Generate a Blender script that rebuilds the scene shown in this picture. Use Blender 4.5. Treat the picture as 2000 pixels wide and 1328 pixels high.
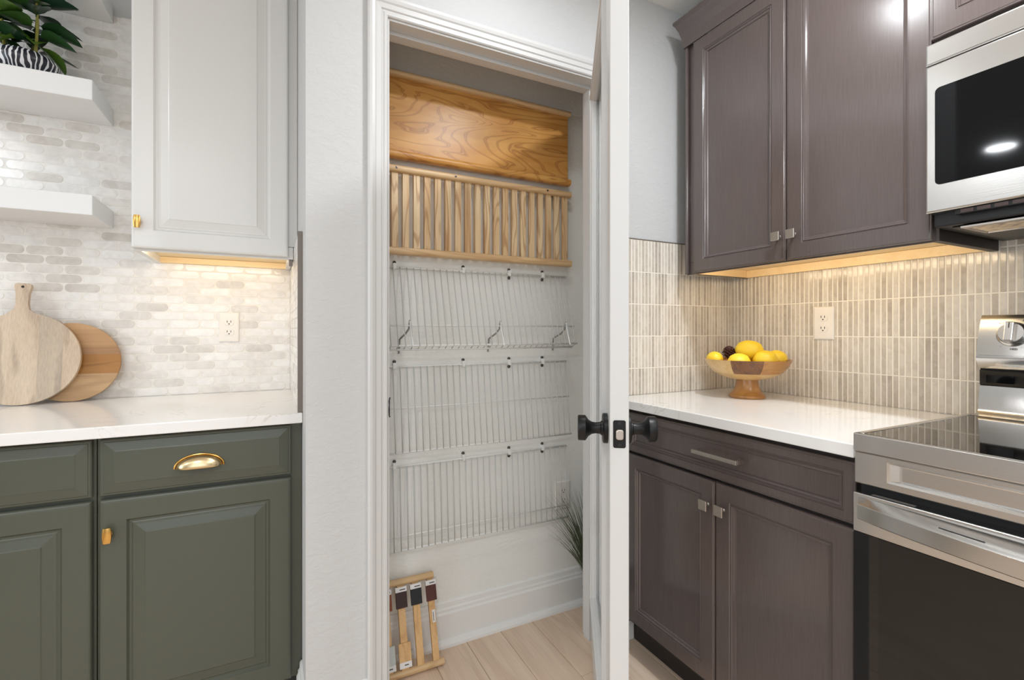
import bpy, bmesh, math, random
from mathutils import Vector, Matrix
random.seed(7)
PI = math.pi
for o in list(bpy.data.objects):
    bpy.data.objects.remove(o)
sc = bpy.context.scene
COL = sc.collection

# ------------------------------------------------------------------ camera, world, lights, exposure
EYE = 1.157
cam = bpy.data.cameras.new('camera'); camo = bpy.data.objects.new('camera', cam); COL.objects.link(camo)
camo.location = (0, 0, EYE); camo.rotation_euler = (PI/2, 0, math.radians(-26.7))
cam.sensor_width = 36; cam.lens = 934/2000*36; cam.shift_y = -17/2000; cam.clip_start = 0.02
sc.camera = camo
w = bpy.data.worlds.new('world'); sc.world = w; w.use_nodes = True
w.node_tree.nodes['Background'].inputs[0].default_value = (0.86, 0.93, 1.0, 1)
w.node_tree.nodes['Background'].inputs[1].default_value = 1.0
sc.view_settings.view_transform = 'Standard'
sc.view_settings.look = 'None'
sc.view_settings.gamma = 1.0
sc.view_settings.use_curve_mapping = False
sc.view_settings.exposure = 0.03
sc.cycles.use_denoising = True
sc.cycles.max_bounces = 10
sc.cycles.diffuse_bounces = 6
sc.cycles.glossy_bounces = 5
sc.cycles.sample_clamp_indirect = 6.0

CEIL = 2.44
def area(name, loc, size, power, color, rot=(0, 0, 0), shape='DISK', size_y=None, spread=None):
    l = bpy.data.lights.new(name, 'AREA'); l.shape = shape; l.size = size
    if size_y: l.size_y = size_y
    l.energy = power; l.color = color
    if spread: l.spread = spread
    o = bpy.data.objects.new(name, l); COL.objects.link(o); o.location = loc; o.rotation_euler = rot
    return o
WARM = (0.925, 0.965, 1.0); FILL_COL = (0.77, 0.89, 1.0)
CAN_W = 12.5
# recessed ceiling lights of the kitchen; those not traced from reflections are added fill
for x, y, k in ((1.0, 0.40, 1.5), (0.60, 0.98, 0.24), (-1.81, 1.446, 0.72), (0.9, -0.9, 1.0), (-0.6, -0.7, 1.0),
                (-1.9, -0.6, 1.0), (0.9, -2.4, 1.0), (-0.8, -2.4, 1.0)):
    area('ceiling_can', (x, y, CEIL-0.004), 0.15, CAN_W*k, WARM)
# added fill lights in made-up window openings, unseen behind the camera
area('added_fill_light', (-0.9, -3.9, 1.45), 2.6, 24, FILL_COL, (math.radians(90), 0, 0), 'RECTANGLE', 1.7)
area('added_fill_light', (-3.1, 0.0, 1.45), 2.2, 28, FILL_COL, (math.radians(90), 0, math.radians(-90)), 'RECTANGLE', 1.7)
# warm strips under the two wall cabinets
LED = (1.0, 0.82, 0.56)
LED_L = area('led_strip_light', (-0.165, 1.90, 1.424), 0.40, 0.46, (1.0, 0.88, 0.70), (math.radians(62), 0, 0), 'RECTANGLE', 0.012)
LED_R = area('led_strip_light', (1.462, 0.94, 1.392), 0.012, 0.72, LED, (0, math.radians(-62), 0), 'RECTANGLE', 0.68)

# ------------------------------------------------------------------ helpers
def lin(c):
    c /= 255.0
    return c/12.92 if c <= 0.04045 else ((c+0.055)/1.055)**2.4
def rgb(r, g, b): return (lin(r), lin(g), lin(b), 1)

class Mat:
    def __init__(s, name):
        s.m = bpy.data.materials.new(name); s.m.use_nodes = True
        s.t = s.m.node_tree; s.b = s.t.nodes['Principled BSDF']
    def n(s, typ, **kw):
        nd = s.t.nodes.new(typ)
        for k, v in kw.items():
            if k in nd.inputs.keys() if isinstance(k, str) else False: nd.inputs[k].default_value = v
            else: setattr(nd, k, v)
        return nd
    def link(s, a, b): s.t.links.new(a, b)
    def set(s, **kw):
        names = dict(color='Base Color', rough='Roughness', metal='Metallic', spec='Specular IOR Level', coat='Coat Weight',
                     coat_rough='Coat Roughness', trans='Transmission Weight', ior='IOR', alpha='Alpha', aniso='Anisotropic',
                     emit='Emission Color', emit_s='Emission Strength', sss='Subsurface Weight')
        for k, v in kw.items(): s.b.inputs[names[k]].default_value = v
        return s
    def coord(s, scale=(1, 1, 1), kind='Object', rand=0.0, rot=(0, 0, 0)):
        tc = s.n('ShaderNodeTexCoord'); mp = s.n('ShaderNodeMapping')
        mp.inputs['Scale'].default_value = scale; mp.inputs['Rotation'].default_value = rot
        out = tc.outputs[kind]
        if rand:
            oi = s.n('ShaderNodeObjectInfo'); mu = s.n('ShaderNodeMath', operation='MULTIPLY'); mu.inputs[1].default_value = rand
            s.link(oi.outputs['Random'], mu.inputs[0])
            ad = s.n('ShaderNodeVectorMath', operation='ADD'); s.link(out, ad.inputs[0]); s.link(mu.outputs[0], ad.inputs[1]); out = ad.outputs[0]
        s.link(out, mp.inputs['Vector']); return mp.outputs[0]
    def noise(s, vec, scale=5, detail=3, rough=0.55, dist=0.0):
        nd = s.n('ShaderNodeTexNoise'); nd.inputs['Scale'].default_value = scale; nd.inputs['Detail'].default_value = detail
        nd.inputs['Roughness'].default_value = rough; nd.inputs['Distortion'].default_value = dist
        s.link(vec, nd.inputs['Vector']); return nd.outputs[0]
    def ramp(s, fac, stops, interp='LINEAR'):
        nd = s.n('ShaderNodeValToRGB'); cr = nd.color_ramp; cr.interpolation = interp
        while len(cr.elements) > 1: cr.elements.remove(cr.elements[-1])
        cr.elements[0].position = stops[0][0]; cr.elements[0].color = stops[0][1]
        for p, c in stops[1:]:
            e = cr.elements.new(p); e.color = c
        s.link(fac, nd.inputs[0]); return nd.outputs[0]
    def mix(s, fac, a, b, mode='MIX'):
        nd = s.n('ShaderNodeMix', data_type='RGBA', blend_type=mode)
        for sock, v in ((nd.inputs[0], fac), (nd.inputs[6], a), (nd.inputs[7], b)):
            if hasattr(v, 'is_linked') or hasattr(v, 'links'): s.link(v, sock)
            else: sock.default_value = v
        return nd.outputs[2]
    def bump(s, height, strength=0.2, dist=0.002):
        nd = s.n('ShaderNodeBump'); nd.inputs['Strength'].default_value = strength; nd.inputs['Distance'].default_value = dist
        s.link(height, nd.inputs['Height']); s.link(nd.outputs[0], s.b.inputs['Normal'])
    def color(s, sock): s.link(sock, s.b.inputs['Base Color'])

def plain(name, color, rough=0.5, **kw):
    return Mat(name).set(color=color, rough=rough, **kw).m
def painted(name, color, rough, bump=0.05, scale=220, **kw):
    m = Mat(name).set(color=color, rough=rough, **kw)
    m.bump(m.noise(m.coord(), scale, 2), bump, 0.001); return m.m
def wall_paint(name, color):
    m = Mat(name).set(color=color, rough=0.75)
    v = m.coord((0.55, 0.55, 1.0))
    a = m.noise(v, 55, 3, 0.6, 0.6); r = m.ramp(a, [(0.42, (0, 0, 0, 1)), (0.62, (1, 1, 1, 1))])
    m.bump(r, 0.22, 0.003); return m.m
def wood(name, c1, c2, c3, grain='x', scale=1.0, rough=0.45, rand=7.0, rings=9.0, contrast=0.5, coat=0.0):
    m = Mat(name).set(rough=rough, coat=coat)
    st = {'x': (0.12, 1, 1), 'y': (1, 0.12, 1), 'z': (1, 1, 0.12)}[grain]
    v = m.coord(tuple(k*scale for k in st), rand=rand)
    n1 = m.noise(v, 9, 2, 0.5, 0.5)
    mu = m.n('ShaderNodeMath', operation='MULTIPLY'); mu.inputs[1].default_value = rings*2*PI; m.link(n1, mu.inputs[0])
    sn = m.n('ShaderNodeMath', operation='SINE'); m.link(mu.outputs[0], sn.inputs[0])
    base = m.ramp(m.noise(v, 14, 3), [(0.3, c1), (0.7, c2)])
    lines = m.ramp(sn.outputs[0], [(0.35, (0, 0, 0, 1)), (1.0, (1, 1, 1, 1))])
    sc_ = m.n('ShaderNodeMath', operation='MULTIPLY'); sc_.inputs[1].default_value = contrast; m.link(lines, sc_.inputs[0])
    c = m.mix(sc_.outputs[0], base, c3)
    fine = m.noise(m.coord(tuple(k*scale*(1 if k < 1 else 8) for k in st), rand=rand), 40, 2)
    c = m.mix(0.22, c, m.ramp(fine, [(0.3, c3), (0.65, c2)]))
    m.color(c); m.bump(fine, 0.08, 0.001); return m.m

M = {}
M['wall'] = wall_paint('wall_paint', rgb(200, 200, 199))
M['pantry_wall'] = wall_paint('pantry_lifted_paint', rgb(238, 237, 232))  # wall paint lightened to make up for weak light in the pantry
M['ceiling'] = wall_paint('ceiling_paint', rgb(236, 235, 231))
M['trim'] = painted('trim_paint', rgb(207, 206, 204), 0.32, 0.03)
M['base_trim'] = painted('baseboard_lit_paint', rgb(236, 235, 232), 0.32, 0.03)  # trim paint lightened for the top light falling on the baseboards
M['white_cab'] = painted('white_cabinet_paint', rgb(220, 219, 216), 0.3, 0.03, 300)
M['shelf'] = painted('shelf_paint', rgb(230, 230, 229), 0.4, 0.03)
M['olive'] = painted('olive_paint', rgb(79, 82, 71), 0.34, 0.04, 260)
M['olive_dark'] = plain('olive_shadow_gap', rgb(52, 53, 46), 0.5)
m = Mat('brown_stain').set(rough=0.2, spec=0.9)
v = m.coord((1, 1, 0.04), rand=3); n = m.noise(v, 330, 2)
m.color(m.ramp(n, [(0.25, rgb(86, 75, 72)), (0.75, rgb(93, 82, 79))])); m.bump(n, 0.03, 0.0006); M['brown'] = m.m
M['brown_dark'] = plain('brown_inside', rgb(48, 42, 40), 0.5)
M['toe'] = plain('toe_kick', rgb(52, 46, 43), 0.6)  # colour darkened for the shade of the toe space
# quartz
m = Mat('quartz').set(rough=0.12)
v = m.coord((1, 1, 1)); n = m.noise(v, 5.0, 5, 0.6, 1.2)
vein = m.ramp(n, [(0.485, (0, 0, 0, 1)), (0.5, (1, 1, 1, 1)), (0.515, (0, 0, 0, 1))])
msk = m.ramp(m.noise(v, 3.2, 2), [(0.52, (0, 0, 0, 1)), (0.66, (1, 1, 1, 1))])
fac = m.n('ShaderNodeMath', operation='MULTIPLY'); m.link(vein, fac.inputs[0]); m.link(msk, fac.inputs[1])
f2 = m.n('ShaderNodeMath', operation='MULTIPLY'); m.link(fac.outputs[0], f2.inputs[0]); f2.inputs[1].default_value = 0.45
m.color(m.mix(f2.outputs[0], rgb(238, 236, 233), rgb(176, 166, 154))); M['quartz'] = m.m
# picket tile
def tile(name, stops, rough, bump, scl):
    m = Mat(name).set(rough=rough, spec=0.5)
    oi = m.n('ShaderNodeObjectInfo')
    base = m.ramp(oi.outputs['Random'], stops)
    v = m.coord((1, 1, 1), rand=9); n = m.noise(v, scl, 4, 0.6, 0.8)
    c = m.mix(0.16, base, m.ramp(n, [(0.35, rgb(150, 138, 126)), (0.6, rgb(240, 235, 228))]))
    m.color(c); m.bump(m.noise(v, 70, 2), bump, 0.002); return m.m
M['picket'] = tile('picket_tile', [(0, rgb(240, 238, 235)), (0.55, rgb(234, 230, 226)), (0.75, rgb(224, 219, 213)), (1, rgb(207, 201, 194))], 0.16, 0.12, 25)
M['kitkat'] = tile('finger_tile', [(0, rgb(176, 166, 153)), (0.35, rgb(192, 182, 168)), (0.75, rgb(206, 197, 184)), (1, rgb(219, 211, 199))], 0.14, 0.12, 30)
M['grout_w'] = plain('white_grout', rgb(233, 229, 223), 0.8)
M['grout_c'] = plain('cream_grout', rgb(238, 231, 218), 0.8)
M['edge_trim'] = plain('edge_trim_metal', rgb(122, 112, 104), 0.4, metal=0.3)
# metals and glass
m = Mat('brass').set(color=rgb(214, 170, 96), metal=1.0, rough=0.24); M['brass'] = m.m
m = Mat('champagne').set(color=rgb(222, 200, 158), metal=1.0, rough=0.27); M['champagne'] = m.m
M['nickel'] = plain('brushed_nickel', rgb(196, 188, 180), 0.36, metal=1.0)
m = Mat('stainless').set(color=rgb(208, 206, 203), metal=1.0, rough=0.24)
m.bump(m.noise(m.coord((1, 0.02, 1)), 420, 2), 0.05, 0.0008); M['steel'] = m.m
M['polished'] = plain('polished_steel', rgb(205, 200, 195), 0.12, metal=1.0)
M['black_metal'] = plain('black_metal', rgb(17, 17, 18), 0.4, spec=0.35)
M['black_plastic'] = plain('black_plastic', rgb(22, 22, 23), 0.42)
M['black_glass'] = plain('black_glass', rgb(9, 9, 10), 0.04, spec=0.6)
M['oven_glass'] = plain('oven_glass', rgb(14, 14, 13), 0.06, spec=0.5)
M['mw_glass'] = plain('microwave_glass', rgb(9, 10, 12), 0.05, spec=0.22)
M['louver'] = plain('louver_brown', rgb(84, 68, 64), 0.4)
M['dark_line'] = plain('dark_gap', rgb(14, 13, 12), 0.7)
M['wire'] = plain('white_wire', rgb(234, 234, 231), 0.35)
M['wire_thin'] = plain('shaded_wire', rgb(200, 200, 198), 0.4)  # white wire greyed to carry its backlit, shaded side
M['wire_grey'] = plain('grey_plastic', rgb(142, 140, 136), 0.5)
M['screw'] = plain('screw_metal', rgb(90, 86, 82), 0.35, metal=0.8)
M['plastic'] = plain('white_plastic', rgb(236, 231, 224), 0.35)
M['slot'] = plain('outlet_slot', rgb(40, 36, 32), 0.6)
M['print'] = plain('print_ink', rgb(60, 56, 54), 0.7)
M['paper'] = plain('paper_label', rgb(232, 229, 226), 0.7)
m = Mat('door_glass').set(color=(0.95, 0.97, 0.96, 1), rough=0.02, trans=1.0, ior=1.45); M['glass'] = m.m
# woods
m = Mat('plywood').set(rough=0.3, spec=0.28)
v = m.coord((0.75, 1, 3.4)); n = m.noise(v, 2.3, 1.6, 0.45, 0.9)
mu = m.n('ShaderNodeMath', operation='MULTIPLY'); mu.inputs[1].default_value = 96; m.link(n, mu.inputs[0])
sn = m.n('ShaderNodeMath', operation='SINE'); m.link(mu.outputs[0], sn.inputs[0])
ln = m.ramp(sn.outputs[0], [(0.55, (0, 0, 0, 1)), (0.97, (1, 1, 1, 1)), (1.0, (0.2, 0.2, 0.2, 1))])
f = m.n('ShaderNodeMath', operation='MULTIPLY'); f.inputs[1].default_value = 0.6; m.link(ln, f.inputs[0])
c = m.mix(f.outputs[0], m.ramp(m.noise(v, 6, 3), [(0.3, rgb(190, 132, 66)), (0.7, rgb(210, 158, 88))]), rgb(140, 84, 38))
m.color(c); M['ply'] = m.m
M['oak_x'] = wood('oak_rail', rgb(208, 172, 124), rgb(226, 194, 150), rgb(176, 130, 82), 'x', 1, 0.4)
M['oak_z'] = wood('oak_slat', rgb(200, 158, 104), rgb(238, 214, 174), rgb(158, 108, 60), 'z', 1.3, 0.45, rings=12, contrast=0.7)
M['pine_z'] = wood('pine_slat', rgb(218, 172, 116), rgb(230, 190, 136), rgb(190, 138, 84), 'z', 1, 0.45)
M['floor'] = wood('oak_plank', rgb(218, 193, 169), rgb(231, 209, 187), rgb(190, 160, 134), 'y', 1, 0.42, rings=4, contrast=0.32)
M['floor_base'] = plain('plank_gap', rgb(176, 150, 126), 0.8)
M['cab_wood'] = wood('cabinet_underside', rgb(238, 212, 166), rgb(244, 222, 180), rgb(226, 190, 136), 'x', 1, 0.5, contrast=0.25)  # wood lightened so the strip glow underneath looks brighter
M['board_pale'] = wood('pale_board', rgb(184, 160, 134), rgb(212, 192, 168), rgb(142, 122, 104), 'z', 1, 0.5, rings=5, contrast=0.5)
M['board_warm'] = wood('warm_board', rgb(170, 126, 84), rgb(190, 150, 106), rgb(132, 92, 56), 'x', 1, 0.45, rings=6, contrast=0.5)
M['board_amber'] = wood('amber_board', rgb(160, 108, 48), rgb(178, 128, 66), rgb(120, 78, 32), 'x', 1, 0.45, rings=6, contrast=0.5)
M['bowl_a'] = wood('bowl_amber', rgb(160, 108, 52), rgb(182, 130, 68), rgb(140, 88, 40), 'x', 2, 0.3, rings=4, contrast=0.4, coat=0.3)
M['bowl_b'] = wood('bowl_blond', rgb(206, 168, 108), rgb(218, 186, 130), rgb(180, 132, 74), 'x', 2, 0.3, rings=4, contrast=0.3, coat=0.3)
M['bowl_c'] = wood('bowl_walnut', rgb(108, 64, 28), rgb(132, 84, 40), rgb(72, 40, 18), 'x', 3, 0.3, rings=8, contrast=0.6, coat=0.3)
m = Mat('lemon_skin').set(color=rgb(243, 208, 52), rough=0.42, sss=0.05)
m.bump(m.noise(m.coord(), 260, 2), 0.12, 0.001); M['lemon'] = m.m
M['lemon_tip'] = plain('lemon_stem', rgb(120, 104, 40), 0.7)
M['cone'] = plain('cone_brown', rgb(74, 42, 34), 0.5)
m = Mat('leaf_green').set(rough=0.3)
oi = m.n('ShaderNodeObjectInfo'); m.color(m.ramp(oi.outputs['Random'], [(0, rgb(22, 52, 34)), (0.55, rgb(38, 72, 36)), (0.8, rgb(66, 104, 38)), (1, rgb(92, 128, 44))])); M['leaf'] = m.m
M['stem'] = plain('plant_stem', rgb(140, 134, 54), 0.5)
M['soil'] = plain('soil', rgb(62, 48, 38), 0.9)
m = Mat('striped_ceramic').set(rough=0.3)
tc = m.n('ShaderNodeTexCoord'); sp = m.n('ShaderNodeSeparateXYZ'); m.link(tc.outputs['Object'], sp.inputs[0])
at = m.n('ShaderNodeMath', operation='ARCTAN2'); m.link(sp.outputs[1], at.inputs[0]); m.link(sp.outputs[0], at.inputs[1])
nn = m.noise(m.coord((1, 1, 0.4)), 26, 2)
ad = m.n('ShaderNodeMath', operation='MULTIPLY_ADD'); m.link(nn, ad.inputs[0]); ad.inputs[1].default_value = 0.5; m.link(at.outputs[0], ad.inputs[2])
mu = m.n('ShaderNodeMath', operation='MULTIPLY'); mu.inputs[1].default_value = 34; m.link(ad.outputs[0], mu.inputs[0])
sn = m.n('ShaderNodeMath', operation='SINE'); m.link(mu.outputs[0], sn.inputs[0])
m.color(m.ramp(sn.outputs[0], [(0.42, rgb(34, 36, 46)), (0.5, rgb(224, 224, 226))])); M['zebra'] = m.m
M['grass'] = plain('grass_blade', rgb(72, 82, 58), 0.5)
M['swatch_red'] = plain('swatch_mahogany', rgb(86, 42, 30), 0.3)
M['swatch_dark'] = plain('swatch_espresso', rgb(58, 34, 28), 0.3)
M['swatch_black'] = plain('swatch_ebony', rgb(30, 30, 32), 0.3)
M['swatch_orange'] = plain('swatch_cherry', rgb(140, 70, 36), 0.3)
M['swatch_grey'] = plain('swatch_grey', rgb(200, 204, 200), 0.35)
m = Mat('filter_mesh').set(color=rgb(214, 194, 170), metal=1.0, rough=0.35)
wv = m.n('ShaderNodeTexVoronoi'); wv.inputs['Scale'].default_value = 120; m.link(m.coord((1, 0.5, 1)), wv.inputs['Vector'])
m.bump(wv.outputs[0], 0.9, 0.004); m.color(m.ramp(wv.outputs[0], [(0.1, rgb(120, 98, 80)), (0.5, rgb(236, 220, 196))])); M['filter'] = m.m
M['led'] = plain('led_diffuser', rgb(255, 240, 214), 0.4, emit=(1, 0.82, 0.55, 1), emit_s=2.0)

# ------------------------------------------------------------------ mesh building
WORLD = {}
def wm(o): return WORLD.get(o.name, Matrix.Identity(4)) if o else Matrix.Identity(4)
class Frame:
    def __init__(s, O, U, V, N): s.O, s.U, s.V, s.N = Vector(O), Vector(U), Vector(V), Vector(N)
    def p(s, u, v, n=0.0): return s.O + s.U*u + s.V*v + s.N*n
    def at(s, u, v, n=0.0): return Frame(s.p(u, v, n), s.U, s.V, s.N)
WF = Frame((0, 0, 0), (1, 0, 0), (0, 0, 1), (0, -1, 0))
class MB:
    def __init__(s): s.v, s.f, s.sm = [], [], []
    def add(s, vs, fs, smooth=False):
        k = len(s.v); s.v += [Vector(a) for a in vs]
        for f in fs: s.f.append([i+k for i in f]); s.sm.append(smooth)
        return s
    def box(s, x0, x1, y0, y1, z0, z1):
        return s.add([(x0, y0, z0), (x1, y0, z0), (x1, y1, z0), (x0, y1, z0), (x0, y0, z1), (x1, y0, z1), (x1, y1, z1), (x0, y1, z1)],
                     [(0, 3, 2, 1), (4, 5, 6, 7), (0, 1, 5, 4), (1, 2, 6, 5), (2, 3, 7, 6), (3, 0, 4, 7)])
    def fbox(s, F, u0, u1, v0, v1, n0, n1):
        q = [F.p(u, v, n) for n in (n0, n1) for u, v in ((u0, v0), (u1, v0), (u1, v1), (u0, v1))]
        return s.add(q, [(0, 3, 2, 1), (4, 5, 6, 7), (0, 1, 5, 4), (1, 2, 6, 5), (2, 3, 7, 6), (3, 0, 4, 7)])
    def rings(s, F, w, h, rings, v0=0.0):
        """nested rectangles: (inset, out); first is the back"""
        vs = []
        for i, n in rings:
            vs += [F.p(i, i, n), F.p(w-i, i, n), F.p(w-i, h-i, n), F.p(i, h-i, n)]
        fs = [(3, 2, 1, 0)]
        for k in range(len(rings)-1):
            for j in range(4):
                a, b = k*4+j, k*4+(j+1) % 4
                fs.append((a, b, b+4, a+4))
        k = (len(rings)-1)*4
        fs.append((k, k+1, k+2, k+3))
        return s.add(vs, fs)
    def prism(s, poly, F, n0, n1, smooth=False):
        k = len(poly)
        vs = [F.p(u, v, n0) for u, v in poly] + [F.p(u, v, n1) for u, v in poly]
        fs = [tuple(range(k-1, -1, -1)), tuple(range(k, 2*k))]
        s.add(vs, fs)
        s.add(vs, [(i, (i+1) % k, (i+1) % k+k, i+k) for i in range(k)], smooth)
        return s
    def loft(s, secs, smooth=True, caps=True, closed=True):
        k = len(secs[0]); vs = [p for sec in secs for p in sec]; fs = []
        for a in range(len(secs)-1):
            for i in range(k if closed else k-1):
                j = (i+1) % k
                fs.append((a*k+i, a*k+j, a*k+k+j, a*k+k+i))
        s.add(vs, fs, smooth)
        if caps:
            s.add(secs[0], [tuple(range(k-1, -1, -1))]); s.add(secs[-1], [tuple(range(k))])
        return s
    def tube(s, pts, r, sides=8, caps=True):
        pts = [Vector(p) for p in pts]; secs = []
        up = Vector((0, 0, 1)); n = len(pts)
        t0 = (pts[1]-pts[0]).normalized()
        if abs(t0.dot(up)) > 0.9: up = Vector((0, 1, 0))
        for i in range(n):
            t = (pts[min(i+1, n-1)]-pts[max(i-1, 0)]).normalized()
            a = t.cross(up).normalized(); b = a.cross(t).normalized()
            rr = r[i] if isinstance(r, (list, tuple)) else r
            secs.append([pts[i] + (a*math.cos(2*PI*k/sides)+b*math.sin(2*PI*k/sides))*rr for k in range(sides)])
        return s.loft(secs, True, caps)
    def lathe(s, prof, F, seg=24, caps=True):
        """profile of (radius, along N)"""
        secs = [[F.p(r*math.cos(2*PI*k/seg), r*math.sin(2*PI*k/seg), n) for k in range(seg)] for r, n in prof]
        return s.loft(secs, True, caps)
    def ellipsoid(s, c, rx, ry, rz, rot=None, seg=20, rows=12, fn=None):
        secs = []
        for i in range(rows+1):
            a = PI*i/rows; st, ct = max(math.sin(a), 0.004), math.cos(a)
            k = fn(ct) if fn else 1.0
            ring = []
            for j in range(seg):
                b = 2*PI*j/seg
                p = Vector((rx*st*math.cos(b)*k, ry*st*math.sin(b)*k, rz*ct))
                if rot: p = rot @ p
                ring.append(Vector(c)+p)
            secs.append(ring)
        return s.loft(secs, True, True)
    def mesh(s, name, mat, inv, bevel=0, segs=2, sharp=35):
        bm = bmesh.new()
        vv = [bm.verts.new(inv @ a) for a in s.v]
        for f, sm in zip(s.f, s.sm):
            try:
                face = bm.faces.new([vv[i] for i in f]); face.smooth = sm
            except ValueError: pass
        bmesh.ops.remove_doubles(bm, verts=bm.verts, dist=1e-6)
        bmesh.ops.recalc_face_normals(bm, faces=bm.faces)
        if bevel:
            ed = [e for e in bm.edges if len(e.link_faces) == 2 and e.calc_face_angle(0) > math.radians(sharp)]
            bmesh.ops.bevel(bm, geom=ed, offset=bevel, segments=segs, profile=0.5, affect='EDGES', clamp_overlap=True)
        me = bpy.data.meshes.new(name)
        for e in bm.edges:
            if len(e.link_faces) == 2 and e.calc_face_angle(0) > math.radians(40): e.smooth = False
        bm.to_mesh(me); bm.free()
        me.materials.append(mat if not isinstance(mat, str) else M[mat]); return me
    def build(s, name, mat, parent=None, bevel=0, segs=2, origin=None):
        if parent is not None:
            P = wm(parent); loc = None; inv = P.inverted()
            o = bpy.data.objects.new(name, s.mesh(name, mat, inv, bevel, segs))
            o.parent = parent; WORLD[o.name] = P.copy()
        else:
            xs = [a.x for a in s.v]; ys = [a.y for a in s.v]; zs = [a.z for a in s.v]
            org = Vector(origin) if origin else Vector(((min(xs)+max(xs))/2, (min(ys)+max(ys))/2, min(zs)))
            T = Matrix.Translation(org)
            o = bpy.data.objects.new(name, s.mesh(name, mat, T.inverted(), bevel, segs)); o.location = org
            WORLD[o.name] = T
        COL.objects.link(o); return o
def empty(name, loc):
    o = bpy.data.objects.new(name, None); COL.objects.link(o); o.location = loc; o.empty_display_size = 0.05
    WORLD[o.name] = Matrix.Translation(Vector(loc)); return o
def tag(o, label=None, cat=None, group=None, kind=None):
    if label: o['label'] = label
    if cat: o['category'] = cat
    if group: o['group'] = group
    if kind: o['kind'] = kind
    return o
def inst(src, name, parent, loc, rot=(0, 0, 0), scale=(1, 1, 1)):
    o = bpy.data.objects.new(name, src if isinstance(src, bpy.types.Mesh) else src.data)
    o.parent = parent; o.location = Vector(loc) - wm(parent).to_translation(); o.rotation_euler = rot; o.scale = scale
    COL.objects.link(o); return o
def B(*a): return MB().box(*a)
STRUCT = dict(kind='structure')

# ------------------------------------------------------------------ main dimensions
YW = 1.42          # kitchen face of the door wall
YB = 1.52          # pantry face of the door wall
YP = 1.70          # pantry back wall
YL = 2.20          # face of the picket tile on the left wall
XR = 1.764         # face of the finger tile on the right wall
XC = 0.0835        # return wall left of the door
JL, JR, JT = 0.31, 1.07, 2.071   # door jamb opening
CT = 0.915

# ------------------------------------------------------------------ structure
floor = tag(B(-3.2, 1.95, -4.05, 2.35, -0.06, -0.006).build('floor', 'floor_base', origin=(0, 0, 0)), 'pale oak plank floor of kitchen and pantry', kind='structure')
pw, pl = 0.14, 1.22
plank = MB().box(-pw/2+0.0006, pw/2-0.0006, -pl/2+0.0006, pl/2-0.0006, -0.006, 0.0).mesh('plank', 'floor', Matrix.Identity(4), 0.0015, 1)
for i in range(-8, 14):
    off = (i*0.437) % pl
    for j in range(-2, 2):
        y = 0.1 + j*pl + off
        if y-pl/2 > 1.70: continue
        inst(plank, 'plank', floor, (i*pw+0.02, y, 0))
walls = []
walls.append(('wall_left', [(-3.2, XC, YL+0.008, 2.33, 0, CEIL)], 'wall', 'wall behind the left counter'))
walls.append(('wall_return', [(XC, 0.19, YB, 2.33, 0, CEIL)], 'wall', 'short return wall at right end of the left counter'))
walls.append(('wall_front', [(XC, JL-0.008, YW, YB, 0, CEIL), (JL-0.008, JR+0.008, YW, YB, JT+0.008, CEIL), (JR+0.008, 1.9, YW, YB, 0, CEIL)], 'wall', 'light grey wall around the pantry door'))
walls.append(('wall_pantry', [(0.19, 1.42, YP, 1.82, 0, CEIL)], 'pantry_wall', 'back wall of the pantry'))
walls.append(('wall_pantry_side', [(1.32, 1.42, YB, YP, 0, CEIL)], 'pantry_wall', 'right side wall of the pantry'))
walls.append(('wall_right', [(XR+0.008, 1.9, -4.0, YW, 0, CEIL)], 'wall', 'wall behind range and right counter'))
walls.append(('wall_south', [(-3.2, -2.2, -4.1, -4.0, 0, CEIL), (0.4, 1.9, -4.1, -4.0, 0, CEIL), (-2.2, 0.4, -4.1, -4.0, 0, 0.6), (-2.2, 0.4, -4.1, -4.0, 2.3, CEIL)], 'wall', 'unseen far wall with opening added for the fill light'))
walls.append(('wall_west', [(-3.3, -3.2, -4.1, -1.1, 0, CEIL), (-3.3, -3.2, 1.1, 2.33, 0, CEIL), (-3.3, -3.2, -1.1, 1.1, 0, 0.6), (-3.3, -3.2, -1.1, 1.1, 2.3, CEIL)], 'wall', 'unseen west wall with opening added for the fill light'))
WALL = {}
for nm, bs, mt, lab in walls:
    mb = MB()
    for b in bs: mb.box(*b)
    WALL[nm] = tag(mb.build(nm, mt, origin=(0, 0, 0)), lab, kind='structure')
tag(B(-3.3, 1.95, -4.1, 2.35, CEIL, CEIL+0.08).build('ceiling', 'ceiling'), 'white ceiling', kind='structure')

# door jamb and casings
jt = 0.018
jm = MB().box(JL-jt, JL, YW-0.002, YB+0.002, 0, JT+jt).build('trim_1', 'trim', bevel=0.001); tag(jm, 'left jamb of the pantry door', kind='structure')
jm = MB().box(JR, JR+jt, YW-0.002, YB+0.002, 0, JT+jt).box(JR-0.011, JR, YW+0.045, YW+0.08, 0, JT-0.011).build('trim_2', 'trim', bevel=0.001); tag(jm, 'right jamb of the pantry door', kind='structure')
jm = MB().box(JL, JR, YW-0.002, YB+0.002, JT, JT+jt).box(JL, JR, YW+0.045, YW+0.08, JT-0.011, JT).build('trim_3', 'trim', bevel=0.001); tag(jm, 'head jamb of the pantry door', kind='structure')
CPROF = [(0, 0), (0, .008), (.003, .011), (.010, .011), (.013, .0085), (.017, .0085), (.020, .0125), (.034, .0135), (.038, .017), (.046, .0195), (.053, .0195), (.058, .016), (.058, 0)]
def casing_leg(name, xin, sgn, lab):
    zt = JT+0.006
    a = [(xin+sgn*w_, YW-t, 0) for w_, t in CPROF]; b = [(xin+sgn*w_, YW-t, zt+w_) for w_, t in CPROF]
    return tag(MB().loft([a, b], False).build(name, 'trim'), lab, kind='structure')
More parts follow.
